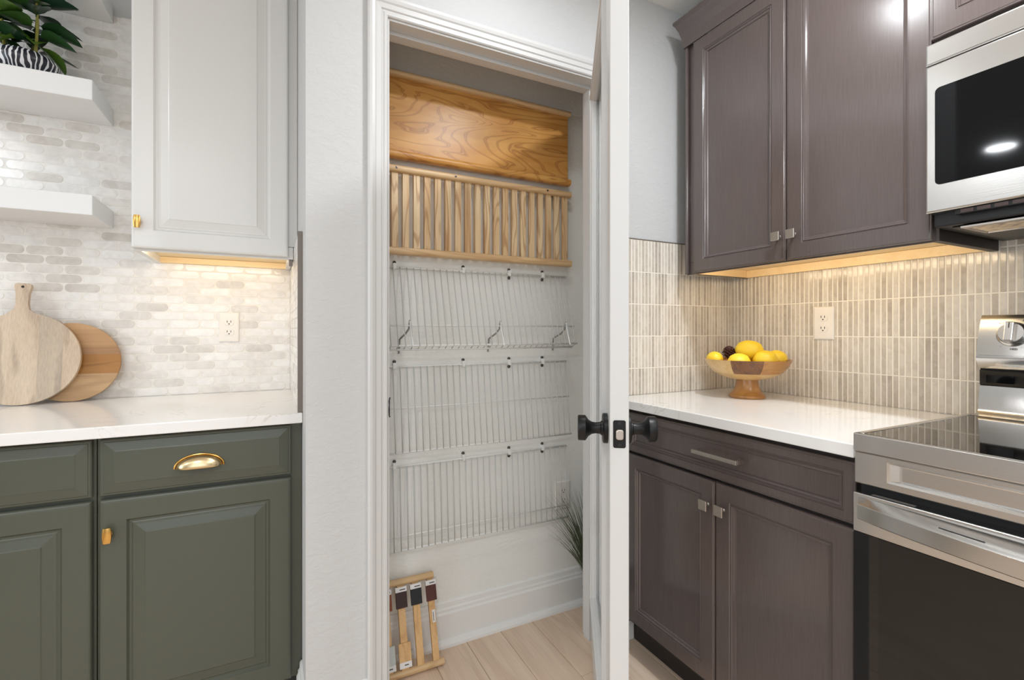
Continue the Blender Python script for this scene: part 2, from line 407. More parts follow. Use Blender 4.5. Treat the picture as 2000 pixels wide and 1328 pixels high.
casing_leg('trim_4', JL-0.006, -1, 'left door casing'); casing_leg('trim_5', JR+0.006, 1, 'right door casing')
zt = JT+0.006
tag(MB().loft([[(JL-0.006-w_, YW-t, zt+w_) for w_, t in CPROF], [(JR+0.006+w_, YW-t, zt+w_) for w_, t in CPROF]], False).build('trim_6', 'trim'), 'head door casing', kind='structure')
# baseboards
BPROF = [(0, 0), (0.016, 0), (0.016, 0.112), (0.012, 0.120), (0.012, 0.128), (0.008, 0.134), (0.007, 0.150), (0.004, 0.156), (0, 0.156)]
SHOE = [(0.0, 0.0), (0.034, 0.0), (0.033, 0.010), (0.028, 0.018), (0.020, 0.023), (0.0, 0.024)]
def base_y(name, x0, x1, y, lab, shoe=False):    # along x, facing -y
    mb = MB().loft([[(x0, y-t, z) for t, z in BPROF], [(x1, y-t, z) for t, z in BPROF]], False)
    if shoe: mb.loft([[(x0, y-t, z) for t, z in SHOE], [(x1, y-t, z) for t, z in SHOE]], False)
    return tag(mb.build(name, 'base_trim'), lab, kind='structure')
base_y('baseboard_pantry', 0.19, 1.32, YP, 'white baseboard with shoe along pantry back wall', True)
base_y('baseboard_front', XC-0.016, JL-0.064, YW, 'white baseboard left of pantry door')
base_y('baseboard_right', JR+0.064, 1.22, YW, 'white baseboard stub beside the brown base cabinet')
mb = MB().loft([[(XC-t, YW-0.016, z) for t, z in BPROF], [(XC-t, 1.59, z) for t, z in BPROF]], False)
tag(mb.build('baseboard_return', 'base_trim'), 'white baseboard on the return wall beside the olive cabinet', kind='structure')

# ------------------------------------------------------------------ tiles
def clip_x(poly, x0, x1):
    for lim, keep in ((x0, lambda p: p[0] >= x0-1e-9), (x1, lambda p: p[0] <= x1+1e-9)):
        out = []
        for i in range(len(poly)):
            a, b = poly[i], poly[(i+1) % len(poly)]
            ka, kb = keep(a), keep(b)
            if ka: out.append(a)
            if ka != kb:
                t = (lim-a[0])/(b[0]-a[0]); out.append((lim, a[1]+t*(b[1]-a[1])))
        poly = out
        if not poly: return []
    return poly
def shrink(poly, d):
    cx = sum(p[0] for p in poly)/len(poly); cz = sum(p[1] for p in poly)/len(poly)
    xs = [p[0] for p in poly]; zs = [p[1] for p in poly]
    w_, h_ = max(xs)-min(xs), max(zs)-min(zs)
    return [(cx+(p[0]-cx)*max(0.05, (w_-2*d)/max(w_, 1e-6)), cz+(p[1]-cz)*max(0.05, (h_-2*d)/max(h_, 1e-6))) for p in poly]
def tile_mb(poly, F, th=0.008, ch=0.0014):
    inn = shrink(poly, ch)
    return MB().loft([[F.p(u, v, 0) for u, v in poly], [F.p(u, v, th-ch) for u, v in poly], [F.p(u, v, th) for u, v in inn]], False)
PX, PZ = 0.1005, 0.0316     # picket pitch
TW, TH = 0.098, 0.0298
def pill(w_, h_, k=5):
    pts = []; r = h_/2; e = w_/2-r*0.85
    for i in range(k+1):
        a = -PI/2+PI*i/k; pts.append((e+r*0.85*math.cos(a), r*math.sin(a)))
    for i in range(k+1):
        a = PI/2+PI*i/k; pts.append((-e+r*0.85*math.cos(a), r*math.sin(a)))
    return pts
PILL = pill(TW, TH)
LF = Frame((0, YL+0.008, 0), (1, 0, 0), (0, 0, 1), (0, -1, 0))
wl = WALL['wall_left']
tag(B(-0.93, XC, YL+0.0009, YL+0.009, CT, 2.30).build('grout', 'grout_w', wl))
pill_me = tile_mb(PILL, LF).mesh('tile', 'picket', Matrix.Identity(4))
XT = 0.0695   # tile ends at the side splash
far = MB(); used = 0
for r in range(44):
    z = CT+PZ/2+r*PZ
    for c_ in range(-10, 3):
        x = c_*PX + (PX/2 if r % 2 else 0) + 0.004
        x0, x1 = x-TW/2, x+TW/2
        if x0 >= XT-0.004 or x1 < -0.93: continue
        if z > 1.432 and x0 > -0.392: continue
        if x1 < -0.516 and any(zs_+0.002 < z-TH/2 and z+TH/2 < zs_+0.063 for zs_ in (1.529, 1.898, 2.273)): continue   # covered by a shelf
        poly = [(p[0]+x, p[1]+z) for p in PILL]
        if x1 < -0.80:
            pc = clip_x(poly, -0.93, XT)
            if len(pc) > 2: far.loft(tile_mb(pc, LF).v and [[LF.p(u, v, 0) for u, v in pc], [LF.p(u, v, 0.0066) for u, v in pc], [LF.p(u, v, 0.008) for u, v in shrink(pc, .0014)]], False)
            continue
        if x1 > XT:
            pc = clip_x(poly, -9, XT)
            if len(pc) > 2 and XT-x0 > 0.006: tile_mb(pc, LF).build('tile', 'picket', wl)
        else:
            inst(pill_me, 'tile', wl, (x, 0, z))
        used += 1
print('picket tiles', used)
o = far.build('tile_field', 'picket', wl); o['kind'] = 'stuff'

# finger tiles on right and front walls
KP = 0.0166; KW = 0.0142
ROWS = [(CT+0.0005, 1.0155), (1.0177, 1.1380), (1.1402, 1.2605), (1.2627, 1.3830), (1.3852, 1.5055)]
def finger(h_, w_=KW): return [(-w_/2, -h_/2), (w_/2, -h_/2), (w_/2, h_/2), (-w_/2, h_/2)]
RF = Frame((XR+0.008, 0, 0), (0, -1, 0), (0, 0, 1), (-1, 0, 0))
FF = Frame((0, YW, 0), (1, 0, 0), (0, 0, 1), (0, -1, 0))
XS = XR+0.008
wr, wf = WALL['wall_right'], WALL['wall_front']
YF = YW-0.008
B(XR+0.0012, XR+0.009, 0.20, YF, CT, 1.5065).build('grout', 'grout_c', wr)
B(1.137, XR+0.004, YF+0.0012, YF+0.009, CT, 1.5065).build('grout', 'grout_c', wf)
MB().box(1.132, 1.137, YF-0.0005, YW, CT, 1.51).box(1.132, XR, YF-0.0005, YW, 1.5065, 1.510).build('edge_strip', 'edge_trim', wf)
nr = nf = 0
me_r = {}; me_f = {}
for k, (z0, z1) in enumerate(ROWS):
    key = 0 if k == 0 else 1
    if key not in me_r:
        me_r[key] = tile_mb(finger(z1-z0), RF, 0.008, 0.0018).mesh('tile', 'kitkat', Matrix.Identity(4))
        me_f[key] = tile_mb(finger(z1-z0), FF, 0.008, 0.0018).mesh('tile', 'kitkat', Matrix.Identity(4))
    zc = (z0+z1)/2
    i = 0
    while True:
        y = YF-0.0012-KW/2-i*KP; i += 1
        if y-KW/2 < 0.20: break
        if k == 4 and y > 0.575: continue
        if k == 0 and y < 0.57: continue
        inst(me_r[key], 'tile', wr, (0, y, zc)); nr += 1
    i = 0
    while True:
        x = XR-0.0012-KW/2-i*KP; i += 1
        if x-KW/2 < 1.138: break
        if k == 4 and x > 1.49: continue
        inst(me_f[key], 'tile', wf, (x, 0, zc)); nf += 1
print('finger tiles', nr, nf)

# ------------------------------------------------------------------ knobs and pulls
def barrel_knob(F, parent, mat='brass', h=0.039, w_=0.020):
    """upright barrel shaped knob on a short stem; F.N points out"""
    mb = MB().lathe([(0.0075, 0), (0.0075, 0.002), (0.0045, 0.004), (0.0045, 0.016)], F, 12)
    k = mb.build('knob', mat, parent)
    secs = []
    for i in range(9):
        t = -1+2*i/8; ww = w_/2*(1-0.22*t*t); d = 0.0045*(1-0.35*t*t)
        sec = []
        for j in range(12):
            a = 2*PI*j/12
            sec.append(F.p(ww*math.copysign(abs(math.cos(a))**0.6, math.cos(a)), t*h/2, 0.0185+d*math.copysign(abs(math.sin(a))**0.7, math.sin(a))))
        secs.append(sec)
    MB().loft(secs, True).build('knob_head', mat, k) if False else None
    hd = MB().loft(secs, True)
    k2 = hd.build('knob_head', mat, parent)
    return k
def square_knob(F, parent, s_=0.029):
    MB().lathe([(0.006, 0), (0.0045, 0.003), (0.0045, 0.019)], F, 10).fbox(F, -s_/2, s_/2, -s_/2, s_/2, 0.019, 0.025).build('knob', 'nickel', parent, 0.001, 1)

# cabinet fronts
def green_door(F, w_, h_, parent, mat, name='door', th=0.02):
    rg = [(0, 0), (0, th-0.005), (0.002, th-0.002), (0.005, th-0.0005), (0.009, th), (0.056, th), (0.058, th-0.0035), (0.061, th-0.0075), (0.066, th-0.0075),
          (0.069, th-0.006), (0.074, th-0.0055), (0.094, th-0.0015), (0.097, th+0.0005), (0.100, th+0.0005)]
    return MB().rings(F, w_, h_, rg).build(name, mat, parent)
def green_drawer(F, w_, h_, parent, mat):
    th = 0.02
    rg = [(0, 0), (0, th-0.008), (0.003, th-0.006), (0.006, th-0.006), (0.008, th-0.0045), (0.030, th-0.0005), (0.0325, th+0.0005), (0.036, th+0.0005)]
    return MB().rings(F, w_, h_, rg).build('drawer_front', mat, parent)
def brown_door(F, w_, h_, parent, fr=0.050, name='door'):
    th = 0.02
    rg = [(0, 0), (0, th-0.004), (0.0015, th-0.0015), (0.004, th-0.0015), (0.006, th), (fr-0.004, th), (fr-0.002, th-0.003), (fr, th-0.003), (fr+0.0015, th-0.001), (fr+0.003, th-0.0018), (fr+0.005, th-0.0055), (fr+0.010, th-0.0065), (fr+0.0125, th-0.011), (fr+0.016, th-0.011)]
    return MB().rings(F, w_, h_, rg).build(name, 'brown', parent)

# ------------------------------------------------------------------ left base cabinets (olive)
YD = 1.575                   # door faces
def base_left(x0, x1, dx0, dx1, lab, knob_x, pull_x):
    r = empty('base_cabinet', ((x0+x1)/2, 1.88, 0)); tag(r, lab, 'cabinet', 'olive base cabinets under the left counter')
    B(x0, x1-0.001, YD+0.0205, YL, 0.11, CT-0.0305).build('carcass', 'olive', r, 0.001, 1)
    B(x0, x1-0.001, YD+0.08, YL, 0, 0.11).build('toe_kick', 'olive_dark', r)
    F = Frame((dx0, YD+0.02, 0), (1, 0, 0), (0, 0, 1), (0, -1, 0)); w_ = dx1-dx0
    d = green_drawer(F.at(0, 0.729), w_, 0.147, r, 'olive')
    dr = green_door(F.at(0, 0.117), w_, 0.603, r, 'olive')
    if pull_x is not None:
        # cup pull
        Fp = Frame((pull_x, YD, 0.782), (1, 0, 0), (0, 0, 1), (0, -1, 0)); W2, H2, D2 = 0.058, 0.035, 0.024
        def cup(sx, sz, sd, nn, kk):
            secs = []
            for i in range(nn+1):
                a = PI*i/nn; sec = []
                for j in range(kk+1):
                    b = (PI/2)*j/kk
                    sec.append(Fp.p(W2*sx*math.cos(a)*math.cos(b)**0.7 if j < kk else 0.0+W2*sx*math.cos(a)*0.55, H2*sz*(math.sin(a)**0.8)*math.cos(b)**0.8 if j < kk else 0.0, 0.002+D2*sd*math.sin(b)*(math.sin(a)**0.35 if math.sin(a) > 0 else 0)))
                secs.append(sec)
            return secs
        pb = MB()
        nn, kk = 28, 10
        secs = []
        for i in range(nn+1):
            a = PI*i/nn; sec = []
            for j in range(kk+1):
                t = j/kk                       # 0 rim at the top edge, 1 lower lip
                s_ = math.cos(t*PI/2)
                x_ = W2*0.93*math.cos(a)*(1-0.12*t); z_ = H2*0.92*math.sin(a)*s_**0.9; d_ = D2*math.sin(t*PI/2)**0.8*(max(math.sin(a), 0)**0.45)
                sec.append(Fp.p(x_, z_, 0.003+d_))
            secs.append(sec)
        pb.loft(secs, True, False, False)
        cp = pb.build('cup_pull', 'champagne', r)
        so = cp.modifiers.new('solid', 'SOLIDIFY'); so.thickness = 0.0016; so.offset = 0
        rim = MB()
        rim.tube([Fp.p(W2*math.cos(PI*i/28), H2*math.sin(PI*i/28), 0.0026) for i in range(29)], 0.0026, 8)
        rim.tube([Fp.p((W2-.006)*math.cos(PI*i/28), (H2-.005)*math.sin(PI*i/28), 0.0035) for i in range(29)], 0.0018, 8)
        rim.build('pull_rim', 'brass', r)
    if knob_x is not None:
        barrel_knob(Frame((knob_x, YD, 0.634), (1, 0, 0), (0, 0, 1), (0, -1, 0)), r)
    return r
base_left(-0.404, XC, -0.396, 0.0525, 'olive green base cabinet with brass cup pull and knob beside the return wall', -0.376, -0.178)
base_left(-0.892, -0.4045, -0.861, -0.4125, 'olive green base cabinet cut off by the left edge of the picture', -0.841, -0.655)

ctl = B(-0.93, XC-0.001, 1.548, YL, CT-0.030, CT).build('countertop', 'quartz', bevel=0.0025)
tag(ctl, 'white quartz countertop on the olive base cabinets', 'countertop')

# side splash against the return wall
ss = empty('side_splash', (0.077, 1.87, CT)); tag(ss, 'slim tiled side splash with taupe metal edge at the right end of left counter', 'backsplash')
def ss_tile(y0, y1, z0, z1): return B(0.0705, 0.0780, y0, y1, z0, z1)
B(0.0725, XC-0.0005, 1.566, YL, CT+0.0005, 1.452).build('backing', 'grout_w', ss)
for r in range(17):
    z = CT+r*PZ
    for c_ in range(-1, 7):
        y0 = 1.568+c_*PX+(PX/2 if r % 2 else 0); y1 = y0+TW
        y0, y1 = max(y0, 1.568), min(y1, YL-0.001)
        if y1-y0 < 0.01: continue
        ss_tile(y0, y1, z+0.001, min(z+TH, 1.45)).build('tile', 'picket', ss, 0.001, 1)
MB().box(0.0695, XC-0.0005, 1.557, 1.566, CT+0.0005, 1.4555).box(0.0715, XC-0.0005, 1.566, 1.83, 1.4525, 1.4555).build('edge_strip', 'edge_trim', ss)

# ------------------------------------------------------------------ white wall cabinet
YU = 1.85
wc = empty('wall_cabinet', (-0.16, 2.03, 1.41)); tag(wc, 'white raised panel wall cabinet with brass knob beside the floating shelves', 'cabinet')
B(-0.3875, -0.370, YU+0.0415, YL, 1.412, CEIL-0.012).build('side_panel', 'white_cab', wc, 0.001, 1)
B(0.052, 0.069, YU+0.0415, YL, 1.412, CEIL-0.012).build('side_panel', 'white_cab', wc, 0.001, 1)
B(-0.370, 0.052, YU+0.045, YL, 1.437, 1.452).build('bottom_panel', 'cab_wood', wc)
B(-0.370, 0.052, YL-0.02, YL, 1.414, 1.436).build('back_rail', 'cab_wood', wc)
MB().box(-0.388, 0.0695, YU+0.022, YU+0.041, 1.412, 1.455).box(-0.388, -0.35, YU+0.022, YU+0.041, 1.4565, CEIL-0.012).box(0.03, 0.0825, YU+0.022, YU+0.041, 1.4565, CEIL-0.012).build('face_frame', 'white_cab', wc, 0.001, 1)
d = green_door(Frame((-0.388, YU+0.0205, 1.418), (1, 0, 0), (0, 0, 1), (0, -1, 0)), 0.440, 1.0, wc, 'white_cab')
barrel_knob(Frame((-0.370, YU, 1.4957), (1, 0, 0), (0, 0, 1), (0, -1, 0)), wc)
B(-0.36, 0.03, 1.8915, 1.899, 1.4260, 1.4365).build('light_strip', 'led', wc)
B(0.056, 0.068, YU+0.03, YU+0.045, 1.390, 1.4115).build('dark_bracket', 'edge_trim', wc, 0.001, 1)  # small taupe bracket under the cabinet end

# ------------------------------------------------------------------ floating shelves
for z, lab in ((1.529, 'lowest white floating shelf, bare, on the picket tile wall'), (1.898, 'middle white floating shelf carrying the potted plant'), (2.273, 'topmost white floating shelf, only its underside showing')):
    tag(B(-0.93, -0.513, 1.973, YL-0.0005, z, z+0.065).build('floating_shelf', 'shelf', bevel=0.0015, segs=1), lab, 'shelf', 'white floating shelves on the left wall')

# ------------------------------------------------------------------ outlets
def outlet(F, name, lab):
    r = empty(name, F.p(0, 0, 0)); tag(r, lab, 'outlet')
    h_, w_ = 0.117, 0.070
    MB().rings(F.at(-w_/2, -h_/2), w_, h_, [(0, 0), (0, 0.003), (0.003, 0.0055), (0.006, 0.006)]).build('cover_plate', 'plastic', r)
    for s_ in (-1, 1):
        c = 0.0195*s_
        pts = []
        for i in range(20):
            a = 2*PI*i/20; pts.append((0.0165*math.cos(a), c+max(-0.0125, min(0.0125, 0.0165*math.sin(a)))))
        q = MB().prism(pts, F, 0.006, 0.0078).build('socket', 'plastic', r, 0.0004, 1)
        sl = MB()
        for u in (-0.0062, 0.0062): sl.fbox(F, u-0.0011, u+0.0011, c-0.001, c+0.007, 0.0078, 0.0081)
        sl.prism([(0.0024*math.cos(2*PI*i/10), c-0.0065+0.0024*math.sin(2*PI*i/10)) for i in range(10)], F, 0.0078, 0.0081)
        sl.build('slot', 'slot', q)
    MB().prism([(0.0022*math.cos(2*PI*i/10), 0.0022*math.sin(2*PI*i/10)) for i in range(10)], F, 0.006, 0.0068).build('screw', 'plastic', r)
outlet(Frame((-0.150, YL, 1.173), (1, 0, 0), (0, 0, 1), (0, -1, 0)), 'wall_outlet', 'white duplex outlet on the picket tile above left counter')
outlet(Frame((XR, 1.0254, 1.186), (0, -1, 0), (0, 0, 1), (-1, 0, 0)), 'wall_outlet', 'white duplex outlet on the finger tile near the fruit bowl')
outlet(Frame((1.092, YP, 0.47), (1, 0, 0), (0, 0, 1), (0, -1, 0)), 'wall_outlet', 'white outlet low on pantry back wall behind the wire shelf')

# ------------------------------------------------------------------ cutting boards
def tilt_frame(x, yb, z, ang): # leaning back towards +y by ang
    return Frame((x, yb, z), (1, 0, 0), (0, math.sin(ang), math.cos(ang)), (0, -math.cos(ang), math.sin(ang)))
R1 = 0.152
F1 = tilt_frame(-0.735, 2.118, CT+0.0005, math.radians(8.2))
pts = []
for i in range(61):
    a = PI/2+0.28 + (2*PI-0.56)*i/60
    pts.append((R1*math.cos(a), R1+R1*math.sin(a)))
hx = -0.006
nk = [(hx+0.030, 2*R1+0.002), (hx+0.019, 2*R1+0.012), (hx+0.0155, 2*R1+0.030), (hx+0.0165, 2*R1+0.065), (hx+0.021, 2*R1+0.088), (hx+0.020, 2*R1+0.097), (hx+0.014, 2*R1+0.100)]
pts += nk + [(2*hx-u, v) for u, v in reversed(nk)]
bd = empty('cutting_board', F1.p(0, 0, 0)); tag(bd, 'round pale wood paddle board with handle leaning in front against the tile', 'cutting board', 'wooden boards leaning on the tile')
def strip(pts, u0, u1):
    return clip_x(pts, u0, u1)
cuts = [-0.16, -0.075, 0.008, 0.052-0.01, 0.093, 0.16]
cuts = [-0.16, -0.085, -0.031, 0.042, 0.105, 0.16]
M['board_grey'] = wood('grey_board', rgb(168, 150, 130), rgb(196, 178, 156), rgb(128, 112, 98), 'z', 1, 0.5, rings=5, contrast=0.5)
for k in range(len(cuts)-1):
    pc = strip(pts, cuts[k], cuts[k+1])
    # the clip keeps concave outlines in one ring, good enough for these staves
    if len(pc) > 2: MB().prism(pc, F1, 0, 0.016).build('stave', 'board_grey' if k == 3 else 'board_pale', bd)
hole = MB().prism([(hx+0.004*math.cos(2*PI*i/12), 2*R1+0.088+0.004*math.sin(2*PI*i/12)) for i in range(12)], F1, 0.0155, 0.0164).build('hanging_hole', 'dark_line', bd)
R2 = 0.135
F2 = tilt_frame(-0.617, 2.158, CT+0.0005, math.radians(4.6))
pts2 = [(R2*math.cos(2*PI*i/72), R2+R2*math.sin(2*PI*i/72)) for i in range(72)]
b2 = empty('cutting_board', F2.p(0, 0, 0)); tag(b2, 'round striped brown wood board leaning behind the pale paddle board', 'cutting board', 'wooden boards leaning on the tile')
def clip_v(poly, a, b): return [(u, v) for v, u in clip_x([(v, u) for u, v in poly], a, b)]
for (a, b_, mt) in ((0, 0.093, 'board_pale2'), (0.093, 0.160, 'board_amber'), (0.160, 0.28, 'board_warm')):
    if mt == 'board_pale2': M[mt] = wood('tan_board', rgb(186, 150, 108), rgb(206, 172, 130), rgb(150, 112, 74), 'x', 1, 0.45, rings=6, contrast=0.45)
    MB().prism(clip_v(pts2, a, b_), F2, 0, 0.014).build('stave', mt, b2)

# ------------------------------------------------------------------ potted plant on the middle shelf
pz = 1.9635
PC = Vector((-0.705, 2.075, pz))
pp = empty('potted_plant', PC); tag(pp, 'leafy green plant in a black and white striped pot on middle shelf', 'plant')
PF = Frame(PC, (1, 0, 0), (0, 1, 0), (0, 0, 1))
MB().lathe([(0.050, 0), (0.066, 0.012), (0.082, 0.040), (0.084, 0.052), (0.078, 0.066), (0.070, 0.074), (0.066, 0.074), (0.070, 0.064), (0.0, 0.064)], PF, 36).build('pot', 'zebra', pp)
MB().lathe([(0.069, 0.063), (0.03, 0.070), (0.002, 0.071)], PF, 20).build('soil', 'soil', pp)
def leaf_mesh():
    mb = MB(); secs = []
    L = 0.098; n = 9
    for i in range(n+1):
        t = i/n; w_ = 0.034*(math.sin(PI*min(1, t**0.8))**0.75)*(1-0.25*t)+0.0006
        z = -0.10*L*(t**2)*2.2; sec = []
        for k in (-1, -0.5, 0, 0.5, 1):
            sec.append((0.012+t*L, k*w_, z+0.32*w_*abs(k)))
        secs.append([Vector(p) for p in sec])
    mb.loft(secs, True, False, False)
    mb.tube([(0, 0, 0), (0.008, 0, 0.001), (0.014, 0, 0)], 0.0012, 5)
    return mb.mesh('leaf', 'leaf', Matrix.Identity(4))
leaf = leaf_mesh()
rnd = random.Random(5)
stems = [((0.034, -0.035), 0.20, 0.004), ((-0.035, -0.04), 0.17, -0.02), ((-0.0, 0.03), 0.19, 0.02), ((-0.06, 0.01), 0.18, -0.05)]
for (sx, sy), h_, lean in stems:
    base = PC+Vector((sx, sy, 0.064)); top = base+Vector((lean, -0.005, h_))
    MB().tube([base, (base+top)/2+Vector((0.004, 0, 0)), top], [0.0045, 0.0040, 0.0025], 7).build('stem', 'stem', pp)
    nl = 14
    for i in range(nl):
        t = 0.22+0.78*i/(nl-1); p = base.lerp(top, t)
        yaw = i*2.4+rnd.uniform(-0.3, 0.3)+sx*30
        pitch = rnd.uniform(-0.12, 0.32)-(0.5*t if t > 0.7 else 0)
        if p.y + 0.1*math.sin(yaw) > YL-0.03: yaw = -yaw
        s_ = rnd.uniform(0.85, 1.1)
        inst(leaf, 'leaf', pp, p, (rnd.uniform(-0.35, 0.35), pitch, yaw), (s_, s_, s_))

# ------------------------------------------------------------------ pantry door leaf
ang = math.radians(56.8)
Ud = Vector((-math.cos(ang), -math.sin(ang), 0)); Nd = Vector((-math.sin(ang), math.cos(ang), 0))   # Nd: pantry-side face outwards
TD = 0.039; WD = 0.752; HD = 2.045
piv = Vector((JR-0.001, YW-0.020, 0.012))
DF = Frame(piv, Ud, (0, 0, 1), Nd)       # n from 0 (kitchen face) to TD (pantry face)
door = empty('door_1', piv); tag(door, 'white glazed pantry door standing open, edge on', kind='structure')
SW = 0.108
MB().fbox(DF, 0, SW, 0, HD, 0, TD).build('stile', 'trim', door, 0.0015, 1)
MB().fbox(DF, WD-SW, WD, 0, HD, 0, TD).build('stile', 'trim', door, 0.0015, 1)
MB().fbox(DF, SW, WD-SW, HD-0.115, HD, 0, TD).build('rail', 'trim', door)
MB().fbox(DF, SW, WD-SW, 0, 0.235, 0, TD).build('rail', 'trim', door)
MB().fbox(DF, SW, WD-SW, 0.235, HD-0.115, TD/2-0.003, TD/2+0.003).build('glass_pane', 'glass', door)
def bead(F, u0, u1, v0, v1, n, s_):
    prof = [(0, -0.002), (0, 0.010), (0.006, 0.010), (0.009, 0.006), (0.014, 0.004), (0.018, -0.004), (0.018, -0.012), (0, -0.012)]
    secs = []
    for cu, cv, du, dv in ((u0, v0, 1, 1), (u1, v0, -1, 1), (u1, v1, -1, -1), (u0, v1, 1, -1)):
        secs.append([F.p(cu+du*(w_-0.012), cv+dv*(w_-0.012), n+s_*t) for w_, t in prof])
    return MB().loft(secs+[secs[0]], False, False)
bead(DF, SW, WD-SW, 0.235, HD-0.115, TD, 1).build('glazing_bead', 'trim', door)
bead(DF, SW, WD-SW, 0.235, HD-0.115, 0, -1).build('glazing_bead', 'trim', door)
KZ = 0.945-0.012
for s_, n0 in ((1, TD), (-1, 0)):
    kf = Frame(DF.p(WD-0.060, KZ, n0), Ud, (0, 0, 1), Nd*s_)
    rs = 0.0325
    k = MB().lathe([(rs, 0), (rs, 0.0085), (rs-0.002, 0.010), (0.016, 0.010), (0.0155, 0.014), (0.013, 0.016), (0.012, 0.026), (0.0135, 0.034), (0.018, 0.041), (0.0255, 0.046), (0.0275, 0.048), (0.0275, 0.062), (0.026, 0.064), (0.002, 0.064)], kf, 32).build('door_knob', 'black_metal', door)
EF = Frame(DF.p(WD, KZ, TD/2), -Nd, (0, 0, 1), Ud)
def rrect(w_, h_, r, k=5, cu=0, cv=0):
    p = []
    for sx, sy, a0 in ((1, 1, 0), (-1, 1, 90), (-1, -1, 180), (1, -1, 270)):
        for i in range(k+1):
            a = math.radians(a0+90*i/k); p.append((cu+sx*(w_/2-r)+r*math.cos(a), cv+sy*(h_/2-r)+r*math.sin(a)))
    return p
lp = MB().prism(rrect(0.0255, 0.057, 0.004), EF, -0.001, 0.0012).build('latch_plate', 'black_metal', door)
MB().prism(rrect(0.0155, 0.021, 0.005), EF, 0.001, 0.010).build('latch_bolt', 'nickel', lp, 0.002, 2)
for s_ in (-1, 1):
    MB().prism([(0.0036*math.cos(2*PI*i/14), 0.022*s_+0.0036*math.sin(2*PI*i/14)) for i in range(14)], EF, 0.0012, 0.0018).build('screw', 'black_plastic', lp)
for z in (0.22, 1.02, 1.85):
    MB().tube([piv+Vector((0.008, -0.006, z-0.045)), piv+Vector((0.008, -0.006, z+0.045))], 0.006, 10).build('hinge', 'black_metal', door)
# strike plate lip on the left jamb
sp = MB()
sp.tube([(JL+0.001, YW-0.002, 0.905), (JL-0.003, YW-0.012, 0.912), (JL-0.0045, YW-0.016, 0.932), (JL-0.0035, YW-0.013, 0.952), (JL+0.001, YW-0.002, 0.962)], 0.0016, 6)
sp.box(JL, JL+0.0014, YW, YW+0.04, 0.905, 0.962)
tag(sp.build('strike_plate', 'black_metal'), 'black strike plate on the left door jamb', 'strike plate')

# ------------------------------------------------------------------ pantry: folded plywood shelf and slatted shelf
X0, X1 = 0.20, 1.100
py = empty('plywood_panel', (0.65, YP-0.02, 1.76)); tag(py, 'honey plywood panel with rounded rails hung high on pantry wall', 'panel')
B(X0, X1, YP-0.030, YP-0.014, 1.775, 2.045).build('board', 'ply', py, 0.001, 1)
def rail(x0, x1, y, z, ry, rz, mat, parent, name='rail'):
    pts = [(ry*math.copysign(abs(math.cos(2*PI*i/16))**0.7, math.cos(2*PI*i/16)), rz*math.copysign(abs(math.sin(2*PI*i/16))**0.7, math.sin(2*PI*i/16))) for i in range(16)]
    return MB().loft([[(x0, y+a, z+b) for a, b in pts], [(x1, y+a, z+b) for a, b in pts]], True).build(name, mat, parent)
rail(X0, X1+0.004, YP-0.030, 2.054, 0.019, 0.010, 'oak_x', py)
rail(X0, X1+0.004, YP-0.030, 1.772, 0.019, 0.014, 'ply', py)
B(X0, X1, YP-0.014, YP-0.0005, 2.0, 2.04).build('cleat', 'oak_x', py)
sl = empty('slatted_panel', (0.65, YP-0.02, 1.42)); tag(sl, 'slatted oak panel of upright slats between two rails on pantry wall', 'panel')
rail(X0, X1+0.006, YP-0.034, 1.721, 0.016, 0.0125, 'oak_x', sl)
rail(X0, X1+0.006, YP-0.036, 1.436, 0.018, 0.0135, 'oak_x', sl)
slat = MB().box(-0.0115, 0.0115, -0.007, 0.007, 0, 0.274).mesh('slat', 'oak_z', Matrix.Identity(4), 0.0008, 1)
for i in range(23):
    inst(slat, 'slat', sl, (1.082-0.0389*i, YP-0.030, 1.4435))
MB().box(0.25, 0.27, YP-0.020, YP-0.0005, 1.715, 1.728).box(1.03, 1.05, YP-0.020, YP-0.0005, 1.715, 1.728).build('bracket', 'screw', sl)
for x in (0.385, 0.60, 0.99):
    MB().lathe([(0.004, 0), (0.004, 0.001), (0.001, 0.0014)], Frame((x, YP-0.050, 1.722), (1, 0, 0), (0, 0, 1), (0, -1, 0)), 10).build('screw', 'screw', sl)

